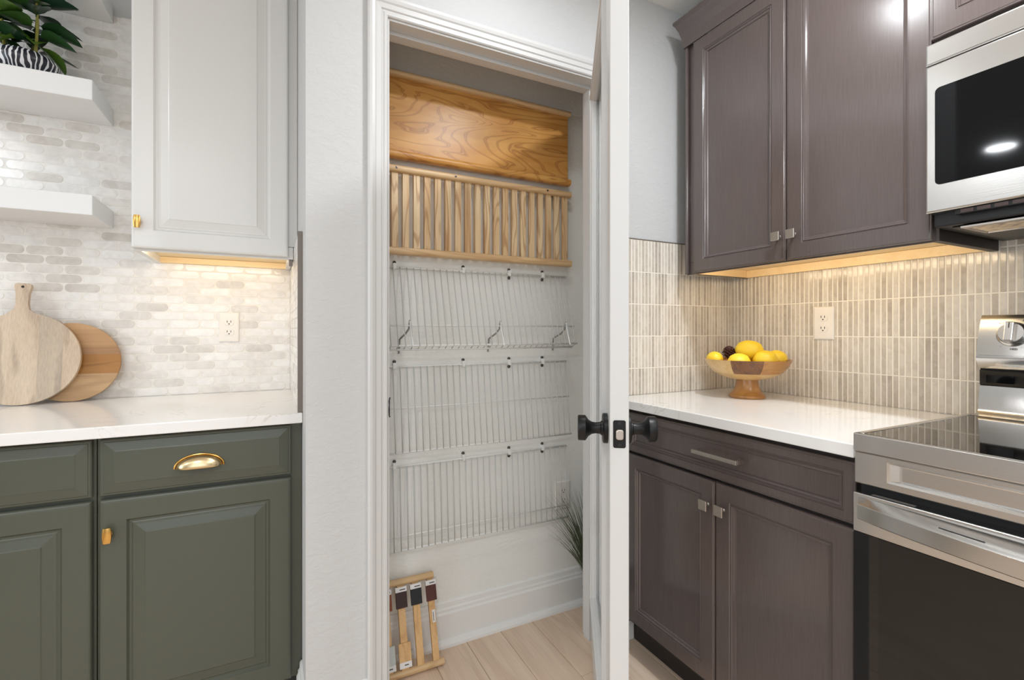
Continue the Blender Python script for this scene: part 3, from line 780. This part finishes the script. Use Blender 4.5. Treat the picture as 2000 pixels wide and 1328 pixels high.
# ------------------------------------------------------------------ pantry: wire shelves folded flat to the wall
XA, XE = 0.215, 1.0966
def wire_shelf(zb, yb, zf, yf, mids, lab, lip=None, braces=False):
    r = empty('wire_shelf', ((XA+XE)/2, YP-0.01, zf)); tag(r, lab, 'shelf', 'white wire shelves folded against the pantry wall')
    rr = 0.0038
    def rod(y, z, x0=XA, x1=XE+0.006, rad=rr): MB().tube([(x0, y, z), (x1, y, z)], rad, 8).build('rod', 'wire', r)
    rod(yb, zb); rod(yf, zf)
    for y, z in mids: rod(y, z, rad=0.0028)
    pts = [(0, yb-0.004, zb), (0, yf-0.004, zf)]
    if lip: pts.append((0, lip[0], lip[1])); rod(lip[0]-0.003, lip[1], x1=XE-0.004)
    mw = MB().tube(pts, 0.0019, 6).mesh('wire', 'wire_thin', Matrix.Identity(4))
    n = int((XE-XA)/0.0246)
    for i in range(n+1): inst(mw, 'wire', r, (XE-0.003-i*0.0246, 0, 0))
    for x, two in ((0.335, 1), (0.386, 0), (0.645, 0), (0.838, 1), (0.99, 1)):
        F = Frame((x, YP, zb), (1, 0, 0), (0, 0, 1), (0, -1, 0))
        c = MB().fbox(F, -0.006, 0.006, -0.008, 0.014, 0, yb and (YP-yb+0.006)).build('wall_clip', 'wire', r, 0.002, 2)
        for dz in ((0.017, -0.015) if two else (0.017,)):
            MB().lathe([(0.0062, 0.0), (0.0062, 0.003), (0.004, 0.005), (0.001, 0.0055)], F.at(0.002, dz), 12).build('screw', 'screw', r)
    if braces:
        for x in (0.425, 0.770, 1.062):
            mid = Vector((x, mids[0][0], mids[0][1]))
            MB().tube([mid+Vector((0, -0.006, 0.016)), mid+Vector((0.002, -0.002, 0.004)), Vector((x+0.004, yf-0.006, zf-0.004))], 0.0032, 7).build('brace_arm', 'wire', r)
            MB().tube([mid+Vector((0, -0.004, 0.018)), mid+Vector((-0.002, 0.004, -0.012)), mid+Vector((-0.010, 0.016, -0.028)), Vector((x-0.020, YP-0.010, zf+0.020)), Vector((x-0.022, YP-0.006, zf-0.03))], 0.0034, 7).build('brace_hook', 'wire_grey', r)
    return r
wire_shelf(1.383, YP-0.012, 1.108, 1.607, [(1.630, 1.177)], 'upper white wire shelf tilted out from the pantry wall with brace arms', (1.632, 1.094), True)
wire_shelf(1.032, YP-0.012, 0.737, 1.648, [(1.667, 0.888)], 'middle white wire shelf folded down flat against the pantry wall')
wire_shelf(0.679, YP-0.012, 0.389, 1.668, [(1.670, 0.438)], 'lowest white wire shelf folded down flat against the pantry wall')

# ------------------------------------------------------------------ pantry: stain sample rack leaning on the wall
rk = empty('sample_rack', (0.39, 1.60, 0)); tag(rk, 'small oak rack of stain sample slats leaning on pantry floor', 'rack')
lean = math.atan2(0.088, 0.27)
KF = Frame((0.533, 1.588, 0.016), (1, 0, 0), (0, math.sin(lean), math.cos(lean)), (0, -math.cos(lean), math.sin(lean)))
def krail(v, u1):
    pts = [(0.014*math.cos(2*PI*i/14), 0.0115*math.sin(2*PI*i/14)) for i in range(14)]
    return MB().loft([[KF.p(u, v+b, a) for a, b in pts] for u in (-0.275, u1)], True).build('rail', 'oak_x', rk)
krail(0.0, 0.0); krail(0.276, -0.012)
def swatch(u, w_, top_mat, th, low=None, sticker=False, capw=None):
    s_ = MB().fbox(KF, u-w_/2, u+w_/2, 0.008, 0.268, -0.006, 0.006).build('slat', 'pine_z', rk, 0.0006, 1)
    cw = capw or w_+0.015
    if top_mat:
        MB().fbox(KF, u-cw/2, u+cw/2, 0.195, 0.260, 0.006, 0.012).build('swatch', top_mat, s_, 0.0008, 1)
        MB().fbox(KF, u-cw/2, u+cw/2, 0.246, 0.262, 0.0121, 0.0126).build('paper_label', 'paper', s_)
        MB().fbox(KF, u-cw*0.12, u+cw*0.38, 0.2515, 0.2545, 0.0127, 0.0128).build('print', 'print', s_)
    if low:
        MB().fbox(KF, u-cw/2-0.001, u+cw/2+0.001, 0.016, 0.09, 0.006, 0.011).build('swatch', low, s_, 0.0008, 1)
        MB().fbox(KF, u-cw/2-0.001, u+cw/2+0.001, 0.016, 0.034, 0.0111, 0.0116).build('paper_label', 'paper', s_)
        MB().fbox(KF, u-cw*0.1, u+cw*0.25, 0.0235, 0.0265, 0.0117, 0.0118).build('print', 'print', s_)
    if sticker:
        MB().fbox(KF, u-0.002, u+0.009, 0.125, 0.165, 0.0061, 0.0066).build('paper_label', 'paper', s_)
        MB().fbox(KF, u+0.001, u+0.003, 0.130, 0.158, 0.0067, 0.0068).build('print', 'print', s_)
swatch(-0.026, 0.022, 'swatch_red', 0, sticker=True)
swatch(-0.080, 0.024, 'swatch_black', 0)
swatch(-0.132, 0.024, 'swatch_dark', 0, low='pine_z')
swatch(-0.184, 0.022, 'swatch_orange', 0, low='swatch_grey')
swatch(-0.236, 0.022, 'swatch_dark', 0)

# ------------------------------------------------------------------ pantry: grass plant
GC = Vector((1.185, 1.587, 0))
gp = empty('grass_plant', GC); tag(gp, 'tall dark artificial grass clump in the right corner of pantry floor', 'plant')
GF = Frame(GC, (1, 0, 0), (0, 1, 0), (0, 0, 1))
MB().lathe([(0.045, 0), (0.056, 0.10), (0.058, 0.11), (0.052, 0.11), (0.05, 0.095), (0.001, 0.095)], GF, 24).build('pot', 'black_plastic', gp)
gb = MB(); rg = random.Random(3)
for i in range(230):
    a = rg.uniform(0, 2*PI); L = rg.uniform(0.30, 0.56); out = rg.uniform(0.02, 0.17)
    if i % 3 == 0: a = PI+rg.uniform(-0.6, 0.6); out = rg.uniform(0.08, 0.24); L = rg.uniform(0.3, 0.52)
    b = GC+Vector((0.03*math.cos(a), 0.02*math.sin(a), 0.095)); pts = []
    for k in range(6):
        t = k/5
        p = b+Vector((math.cos(a)*out*t**1.5, max(-0.045, min(0.042, math.sin(a)*out*0.6*t**1.5)), L*t*(1-0.12*t*t)))
        pts.append(p)
    side = Vector((-math.sin(a+0.6), math.cos(a+0.6), 0)); w0 = 0.0028
    for k in range(5):
        wa, wb = w0*(1-k/5.2), w0*(1-(k+1)/5.2)
        gb.add([pts[k]-side*wa, pts[k]+side*wa, pts[k+1]+side*wb, pts[k+1]-side*wb], [(0, 1, 2, 3)], True)
o = gb.build('blades', 'grass', gp); o['kind'] = 'stuff'

# ------------------------------------------------------------------ right base cabinet (brown)
XD = 1.140
rb = empty('base_cabinet', (1.45, 1.0, 0)); tag(rb, 'dark brown base cabinet with wide drawer and two doors beside the range', 'cabinet')
B(XD+0.0205, XR, 0.592, YF-0.001, 0.11, CT-0.0305).build('carcass', 'brown_dark', rb)
B(1.222, XR, 0.592, YW-0.017, 0, 0.11).build('toe_kick', 'toe', rb)
BF = Frame((XD+0.02, 1.352, 0), (0, -1, 0), (0, 0, 1), (-1, 0, 0))
d = brown_door(BF.at(0, 0.732), 0.756, 0.137, rb, 0.028, 'drawer_front')
brown_door(BF.at(0, 0.128), 0.3825, 0.595, rb); brown_door(BF.at(0.3860, 0.128), 0.370, 0.595, rb)
B(XD+0.012, XD+0.0205, 1.354, YF-0.001, 0.11, CT-0.0305).build('filler', 'brown', rb)
square_knob(Frame((XD, 0.992, 0.652), (0, -1, 0), (0, 0, 1), (-1, 0, 0)), rb); square_knob(Frame((XD, 0.938, 0.652), (0, -1, 0), (0, 0, 1), (-1, 0, 0)), rb)
PFm = Frame((XD, 0.950, 0.803), (0, -1, 0), (0, 0, 1), (-1, 0, 0))
MB().fbox(PFm, -0.077, 0.077, -0.0055, 0.0055, 0.024, 0.031).fbox(PFm, -0.077, -0.066, -0.0055, 0.0055, 0, 0.025).fbox(PFm, 0.066, 0.077, -0.0055, 0.0055, 0, 0.025).build('pull', 'nickel', rb, 0.0008, 1)
tag(B(1.114, XR-0.0002, 0.586, YF-0.0005, CT-0.030, CT).build('countertop', 'quartz', bevel=0.0025), 'white quartz countertop carrying the fruit bowl', 'countertop')

# ------------------------------------------------------------------ right wall cabinets
XU = 1.414
UB, UT = 1.379, 2.248
wc2 = empty('wall_cabinet', (1.59, 0.95, UB)); tag(wc2, 'tall dark brown two door wall cabinet above the fruit bowl', 'cabinet')
YA, YZ = 1.346, 0.566
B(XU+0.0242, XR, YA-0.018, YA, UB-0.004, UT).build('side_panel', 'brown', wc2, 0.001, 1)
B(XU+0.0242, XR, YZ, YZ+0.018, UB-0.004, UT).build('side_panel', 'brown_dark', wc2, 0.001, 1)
B(XU+0.042, XR, YZ+0.018, YA-0.018, UB+0.028, UB+0.042).build('bottom_panel', 'cab_wood', wc2)
B(XU+0.042, XR-0.02, YA-0.0215, YA-0.0182, UB-0.001, UB+0.0275).build('side_lining', 'cab_wood', wc2)
B(XR-0.018, XR-0.0005, YZ+0.018, YA-0.018, UB-0.002, UB+0.027).build('back_rail', 'cab_wood', wc2)
B(XU+0.024, XU+0.041, YZ+0.018, YA-0.018, UB-0.004, UB+0.036).build('light_rail', 'cab_wood', wc2)
MB().box(XU+0.0205, XU+0.0235, YZ, YA, UB-0.006, UB+0.04).box(XU+0.0205, XU+0.0235, YZ, YA, UB+0.041, UT).build('face_frame', 'brown', wc2)
B(XU+0.008, XU+0.0202, YA-0.012, YA, UB-0.004, UT).build('corner_bead', 'brown', wc2, 0.002, 1)
UF = Frame((XU+0.02, 1.300, UB-0.003), (0, -1, 0), (0, 0, 1), (-1, 0, 0))
brown_door(UF, 0.3625, UT-UB-0.004, wc2); brown_door(UF.at(0.3655, 0), 0.3625, UT-UB-0.004, wc2)
square_knob(Frame((XU, 0.957, 1.451), (0, -1, 0), (0, 0, 1), (-1, 0, 0)), wc2, 0.027); square_knob(Frame((XU, 0.909, 1.451), (0, -1, 0), (0, 0, 1), (-1, 0, 0)), wc2, 0.027)
B(1.4555, 1.461, YZ+0.05, YA-0.05, UB+0.014, UB+0.0275).build('light_strip', 'led', wc2)
wc3 = empty('wall_cabinet', (1.59, 0.18, 1.85)); tag(wc3, 'short dark brown wall cabinet above the microwave', 'cabinet')
B(XU+0.0205, XR, -0.195, YZ-0.001, 1.835, UT).build('carcass', 'brown', wc3, 0.001, 1)
U3 = Frame((XU+0.006, YZ+0.003, 1.848), (0, -1, 0), (0, 0, 1), (-1, 0, 0))
brown_door(U3, 0.377, UT-1.852, wc3); brown_door(U3.at(0.380, 0), 0.377, UT-1.852, wc3)
# crown
CR = [(0, 0), (0.004, 0), (0.006, 0.010), (0.011, 0.034), (0.021, 0.060), (0.036, 0.080), (0.044, 0.085), (0.044, 0.094), (0, 0.094)]
zc = UT-0.004; xb = XU+0.006; yb_ = YA
secs = [[(XR, yb_+p*0.4, zc+q) for p, q in CR], [(xb-p, yb_+p*0.4, zc+q) for p, q in CR], [(xb-p, -0.195, zc+q) for p, q in CR]]
tag(MB().loft(secs, False).build('crown_moulding', 'brown'), 'dark brown cove crown moulding along the top of the brown wall cabinets', 'moulding')

# ------------------------------------------------------------------ microwave
XM = 1.364; MZ0, MZ1 = 1.431, 1.822; MY1, MY0 = 0.5640, -0.190
mw = empty('microwave', (1.56, 0.19, 1.40)); tag(mw, 'stainless over the range microwave with black window', 'microwave')
B(XM+0.03, XR, MY0+0.004, MY1-0.004, 1.400, MZ1).build('body', 'black_plastic', mw, 0.003, 2)
MF = Frame((XM, MY1, 0), (0, -1, 0), (0, 0, 1), (-1, 0, 0)); MW = MY1-MY0
def cut_panel(F, w_, z0, z1, th): # slab with eased corners
    return MB().rings(F.at(0, z0), w_, z1-z0, [(0, -th), (0, -0.004), (0.0015, -0.001), (0.004, 0)])
cut_panel(MF, MW, 1.7735, MZ1, 0.028).build('top_trim', 'steel', mw)
cut_panel(MF, MW, MZ0, 1.7715, 0.028).build('door', 'steel', mw)
def rrect0(u0, u1, v0, v1, r, k=5): return rrect(u1-u0, v1-v0, r, k, (u0+u1)/2, (v0+v1)/2)
MB().prism(rrect0(0.0185, 0.545, 1.4925, 1.715, 0.010), MF, -0.002, 0.0012).build('window', 'mw_glass', mw)
MB().fbox(MF, 0.60, 0.735, 1.45, 1.75, -0.002, 0.0014).build('control_panel', 'black_glass', mw)
MB().tube([MF.p(0.572, 1.47, 0.0), MF.p(0.572, 1.47, 0.04), MF.p(0.572, 1.73, 0.04), MF.p(0.572, 1.73, 0.0)], 0.008, 10).build('handle', 'polished', mw)
vt = MB().box(XM+0.012, XM+0.030, MY0+0.02, MY1-0.05, 1.420, 1.4305).build('vent_lip', 'black_plastic', mw)
nv = 24
for i in range(nv):
    y = MY1-0.06-i*0.028
    if y-0.022 < MY0+0.02: break
    B(XM+0.0105, XM+0.012, y-0.022, y, 1.4215, 1.4295).build('louver', 'louver', mw)
MB().box(XM+0.05, XR-0.03, MY0+0.03, MY1-0.03, 1.396, 1.4005).build('underside', 'black_plastic', mw, 0.002, 1)
fl = MB().rings(Frame((1.402, MY1-0.050, 1.396), (0, -1, 0), (1, 0, 0), (0, 0, -1)), 0.30, 0.125, [(0, 0), (0, 0.004), (0.007, 0.006), (0.010, 0.003), (0.013, 0.003)]).build('filter_frame', 'nickel', mw)
MB().fbox(Frame((1.402, MY1-0.050, 1.396), (0, -1, 0), (1, 0, 0), (0, 0, -1)), 0.013, 0.287, 0.013, 0.112, 0.003, 0.0042).build('filter', 'filter', fl)

# ------------------------------------------------------------------ range
XRG = 1.100; RY1, RY0 = 0.580, -0.180
rg_ = empty('range', (1.43, 0.2, 0)); tag(rg_, 'stainless electric range with black glass cooktop and oven door', 'range')
B(XRG+0.035, 1.70, RY0, RY1, 0.03, 0.925).build('body', 'black_plastic', rg_)
GF_ = Frame((XRG, RY1, 0), (0, -1, 0), (0, 0, 1), (-1, 0, 0)); RW = RY1-RY0
# cooktop: steel rim and glass
MB().box(XRG, XRG+0.018, RY0, RY1, 0.9055, 0.943).box(XRG+0.018, 1.64, RY1-0.012, RY1, 0.926, 0.943).box(XRG+0.018, 1.64, RY0, RY0+0.012, 0.926, 0.943).build('cooktop_rim', 'steel', rg_, 0.002, 2)
B(XRG+0.0185, 1.635, RY0+0.0125, RY1-0.0125, 0.926, 0.9415).build('cooktop_glass', 'black_glass', rg_)
# front panel below the rim with a long embossed groove
w_, h_ = RW, 0.066
mb = MB()
Fp = GF_.at(0, 0.838, -0.004)
o_ = [(0, 0), (w_, 0), (w_, h_), (0, h_)]
def ringrect(u0, u1, v0, v1, n): return [Fp.p(u0, v0, n), Fp.p(u1, v0, n), Fp.p(u1, v1, n), Fp.p(u0, v1, n)]
secs = [ringrect(0, w_, 0, h_, -0.03), ringrect(0, w_, 0, h_, -0.002), ringrect(0.002, w_-0.002, 0.002, h_-0.002, 0), ringrect(0.060, w_-0.060, 0.014, h_-0.010, 0), ringrect(0.064, w_-0.064, 0.018, h_-0.014, -0.003),
        ringrect(0.079, w_-0.079, 0.020, h_-0.015, -0.0075), ringrect(0.083, w_-0.083, 0.022, h_-0.017, -0.008)]
mb.loft(secs, False); mb.build('front_panel', 'steel', rg_)
B(XRG+0.030, XRG+0.05, RY0+0.004, RY1-0.004, 0.80, 0.84).build('vent_gap', 'dark_line', rg_)
# oven door
od = MB().fbox(GF_, 0, RW, 0.737, 0.8185, -0.034, 0).build('oven_door', 'steel', rg_, 0.002, 2)
MB().fbox(GF_, 0.0, RW, 0.17, 0.7365, -0.034, -0.001).build('door_frame', 'black_glass', od, 0.001, 1)
MB().fbox(GF_, 0.047, RW-0.047, 0.225, 0.736, -0.001, -0.0002).build('window', 'oven_glass', od)
for i in range(2):
    MB().fbox(GF_, 0.03, 0.105, 0.8186, 0.8190, -0.012-0.006*i, -0.0095-0.006*i).build('vent_slot', 'polished', od)
secs = []
n = 24
for i in range(n+1):
    s_ = i/n; u = 0.011+(RW-0.022)*s_; b = 0.006+0.046*math.sin(PI*s_)**0.8
    secs.append([GF_.p(u, 0.765, 0), GF_.p(u, 0.8125, 0), GF_.p(u, 0.811, 0.001+b*0.25), GF_.p(u, 0.798, b-0.003), GF_.p(u, 0.7955, b), GF_.p(u, 0.767, b), GF_.p(u, 0.765, b-0.002)])
hd = MB().loft(secs, True).build('handle', 'steel', od)
def top_pt(u, t):
    s_ = (u-0.011)/(RW-0.022); b = 0.006+0.046*math.sin(PI*s_)**0.8
    return GF_.p(u, 0.8108+(0.798-0.8108)*t, b*0.25+(b*0.75-0.003)*t)+Vector((-0.0006, 0, 0.0006))
mb = MB()
mb.loft([[top_pt(0.155+0.065*k/6, 0.62), top_pt(0.155+0.065*k/6, 0.70), top_pt(0.155+0.065*k/6, 0.70)-Vector((0, 0, 0.001)), top_pt(0.155+0.065*k/6, 0.62)-Vector((0, 0, 0.001))] for k in range(7)], False)
mb.build('slot', 'dark_line', hd) if False else mb.build('handle_slot', 'dark_line', od)
MB().lathe([(0.005, -0.001), (0.005, 0.0006), (0.001, 0.0007)], Frame(top_pt(0.285, 0.6), (0, -1, 0), (-0.92, 0, -0.38), (-0.38, 0, 0.92)), 14).build('handle_hole', 'dark_line', od)
MB().fbox(GF_, 0, RW, 0.03, 0.165, -0.034, -0.002).build('storage_drawer', 'steel', rg_, 0.002, 2)
# backguard
def guard(sec, name, mat, y0, y1, bevel=0):
    return MB().loft([[(x+(0.006 if x < 1.69 else 0), y, z) for x, z in sec] for y in (y1-0.008, y0)], True).build(name, mat, rg_)
guard([(1.60, 0.9420), (1.625, 0.9440), (1.636, 0.9485), (1.641, 0.957), (1.648, 1.016), (1.655, 1.0185), (1.70, 1.0185), (1.70, 0.942)], 'riser', 'steel', RY0, RY1-0.004)
guard([(1.658, 1.018), (1.658, 1.056), (1.70, 1.056), (1.70, 1.018)], 'vent_channel', 'black_plastic', RY0+0.003, RY1-0.001)
for i in range(10):
    y = RY1-0.010-i*0.075
    if y-0.06 < RY0: break
    B(1.6628, 1.6642, y-0.064, y-0.012, 1.024, 1.044).build('vent_slot', 'black_glass', rg_)
guard([(1.664, 1.055), (1.652, 1.066), (1.642, 1.080), (1.6385, 1.090), (1.6400, 1.095), (1.70, 1.095), (1.70, 1.055)], 'panel_underside', 'steel', RY0, RY1)
pan = [(1.6400, 1.0955), (1.6445, 1.115), (1.6505, 1.140), (1.6585, 1.165), (1.6680, 1.188), (1.6730, 1.1975), (1.678, 1.200), (1.758, 1.200), (1.758, 1.0955)]
guard(pan, 'control_panel', 'steel', RY0, RY1)
tilt = math.atan2(0.0135, 0.045)
KF2 = Frame((1.6605, 0.506, 1.149), (0, -1, 0), (math.sin(tilt), 0, math.cos(tilt)), (-math.cos(tilt), 0, math.sin(tilt)))
kn = MB().lathe([(0.0315, -0.003), (0.0315, 0.003), (0.029, 0.006), (0.027, 0.0075), (0.0255, 0.015), (0.024, 0.018), (0.001, 0.0185)], KF2, 32).build('knob', 'steel', rg_)
MB().fbox(KF2, -0.0085, 0.0085, -0.0245, 0.0245, 0.016, 0.032).build('knob_grip', 'steel', rg_, 0.002, 2)
MB().fbox(KF2, -0.0008, 0.0008, 0.008, 0.022, 0.032, 0.0323).build('knob_mark', 'dark_line', rg_)
for i in range(3):
    F3 = Frame(KF2.p(0.13+0.12*(i if i < 1 else i+1.2), 0, 0), KF2.U, KF2.V, KF2.N)
    MB().lathe([(0.0315, -0.003), (0.0315, 0.003), (0.029, 0.006), (0.027, 0.0075), (0.0255, 0.015), (0.024, 0.018), (0.001, 0.0185)], F3, 24).build('knob', 'steel', rg_)
def text(s_, F, u, v, size, parent, rot=0):
    c = bpy.data.curves.new('lettering', 'FONT'); c.body = s_; c.size = size; c.align_x = 'CENTER'; c.align_y = 'CENTER'; c.extrude = 0.0001
    o = bpy.data.objects.new('lettering', c); COL.objects.link(o); c.materials.append(M['print'])
    dg = bpy.context.evaluated_depsgraph_get(); me = bpy.data.meshes.new_from_object(o.evaluated_get(dg)); bpy.data.objects.remove(o)
    o = bpy.data.objects.new('lettering', me); COL.objects.link(o)
    mt = Matrix((F.U, F.V, F.N)).transposed().to_4x4(); mt.translation = F.p(u, v, 0.0007)
    o.parent = parent; o.matrix_basis = wm(parent).inverted() @ mt
    return o
text('OFF', KF2, 0.020, 0.0365, 0.007, rg_); text('LO', KF2, -0.024, 0.030, 0.007, rg_); text('MED', KF2, 0.004, -0.0385, 0.007, rg_)
for a in (205, 235, 300, 340):
    text('.', KF2, 0.036*math.cos(math.radians(a)), 0.036*math.sin(math.radians(a)), 0.010, rg_)

# ------------------------------------------------------------------ fruit bowl
BC = Vector((1.556, 1.178, CT+0.0005))
bw = empty('fruit_bowl', BC); tag(bw, 'wooden pedestal bowl of mixed tones on the right counter', 'bowl')
WFz = Frame(BC, (1, 0, 0), (0, 1, 0), (0, 0, 1))
MB().lathe([(0.060, 0), (0.062, 0.004), (0.061, 0.010), (0.055, 0.015), (0.046, 0.026), (0.040, 0.042), (0.037, 0.058), (0.037, 0.072)], WFz, 36).build('pedestal', 'bowl_a', bw)
prof = [(r*0.905, z) for r, z in [(0.038, 0.066), (0.060, 0.068), (0.095, 0.077), (0.125, 0.092), (0.146, 0.112), (0.158, 0.134), (0.160, 0.140), (0.155, 0.140), (0.140, 0.115), (0.118, 0.097), (0.090, 0.084), (0.055, 0.076), (0.002, 0.075)]]
MB().lathe(prof[:4], WFz, 48, False).build('lower_shell', 'bowl_b', bw)
def patch(a0, a1, pr, mat, name='stave'):
    n_ = max(3, int((a1-a0)/6)); secs = []
    for i in range(n_+1):
        a = math.radians(a0+(a1-a0)*i/n_); secs.append([WFz.p(r*math.cos(a), r*math.sin(a), z) for r, z in pr])
    return MB().loft(secs, True, False, False).build(name, mat, bw)
rim = prof[3:]
camdir = math.degrees(math.atan2(-BC.y, -BC.x))
patch(camdir-21, camdir+21, rim, 'bowl_c'); patch(camdir+21, camdir+110, rim, 'bowl_a'); patch(camdir-110, camdir-21, rim, 'bowl_b'); patch(camdir+110, camdir+250, rim, 'bowl_a')
rt = Vector((math.cos(math.radians(camdir+90)), math.sin(math.radians(camdir+90)), 0)); fw = Vector((math.cos(math.radians(camdir)), math.sin(math.radians(camdir)), 0))
def lemon(dx, df, dz, L, R, yaw, pitch, lab):
    c = BC+rt*dx*0.92+fw*df*0.92+Vector((0, 0, dz))
    rot = Matrix.Rotation(yaw, 3, 'Z') @ Matrix.Rotation(PI/2+pitch, 3, 'Y')
    fn = lambda ct: 1.0 if abs(ct) < 0.72 else 1.0-0.55*((abs(ct)-0.72)/0.28)**1.2
    lm = empty('lemon', c); tag(lm, lab, 'lemon', 'lemons in the fruit bowl')
    MB().ellipsoid(c, R, R, L/2, rot, 24, 16, fn).build('skin', 'lemon', lm)
    ax = rot @ Vector((0, 0, 1)); u = rot @ Vector((1, 0, 0)); v_ = rot @ Vector((0, 1, 0))
    MB().lathe([(0.003, -0.003), (0.003, 0.0006), (0.0005, 0.001)], Frame(c+ax*(L/2-0.001), u, v_, ax), 8).build('stem_end', 'lemon_tip', lm)
yb = math.radians(camdir+90)
# yaw measured so that the stem end points to camera right (+) or towards it
lemon(-0.118, 0.010, 0.139, 0.064, 0.0270, yb+PI-0.9, 0.0, 'small lemon at the left end of the fruit bowl')
lemon(-0.028, 0.068, 0.129, 0.082, 0.034, yb+0.15, 0.0, 'lemon at the front middle of the bowl, below the big one')
lemon(0.008, -0.005, 0.171, 0.104, 0.0375, yb-0.35, 0.05, 'large lemon on top of the heap')
lemon(0.064, 0.040, 0.138, 0.084, 0.036, yb-0.1, 0.0, 'lemon at the front right of the bowl')
lemon(0.104, -0.010, 0.142, 0.074, 0.032, yb-0.6, 0.12, 'lemon at the right end of the bowl behind another')
lemon(0.020, -0.080, 0.130, 0.078, 0.033, yb+0.4, 0.0, 'lemon hidden at the back of the bowl')
cc = BC+rt*(-0.060)+fw*(-0.020)+Vector((0, 0, 0.160))
pcn = empty('pine_cone', cc); tag(pcn, 'small dark brown pine cone among the lemons', 'pine cone')
MB().ellipsoid(cc, 0.018, 0.018, 0.020, None, 14, 8).build('core', 'cone', pcn)
scm = MB().loft([[(-0.0035, 0, 0), (0.0035, 0, 0), (0.0035, 0.0012, 0.001), (-0.0035, 0.0012, 0.001)], [(-0.0045, 0.004, 0.006), (0.0045, 0.004, 0.006), (0.004, 0.0062, 0.006), (-0.004, 0.0062, 0.006)], [(-0.001, 0.006, 0.0095), (0.001, 0.006, 0.0095), (0.001, 0.0072, 0.0085), (-0.001, 0.0072, 0.0085)]], False).mesh('scale', 'cone', Matrix.Identity(4))
for i in range(80):
    t = (i+0.5)/80; zz = 1-2*t; a = i*2.39996; rr_ = math.sqrt(max(0, 1-zz*zz))
    nrm = Vector((rr_*math.cos(a), rr_*math.sin(a), zz))
    q = nrm.to_track_quat('Y', 'Z')
    inst(scm, 'scale', pcn, cc+Vector((nrm.x*0.017, nrm.y*0.017, nrm.z*0.019)), q.to_euler())
print('objects', len(bpy.data.objects))
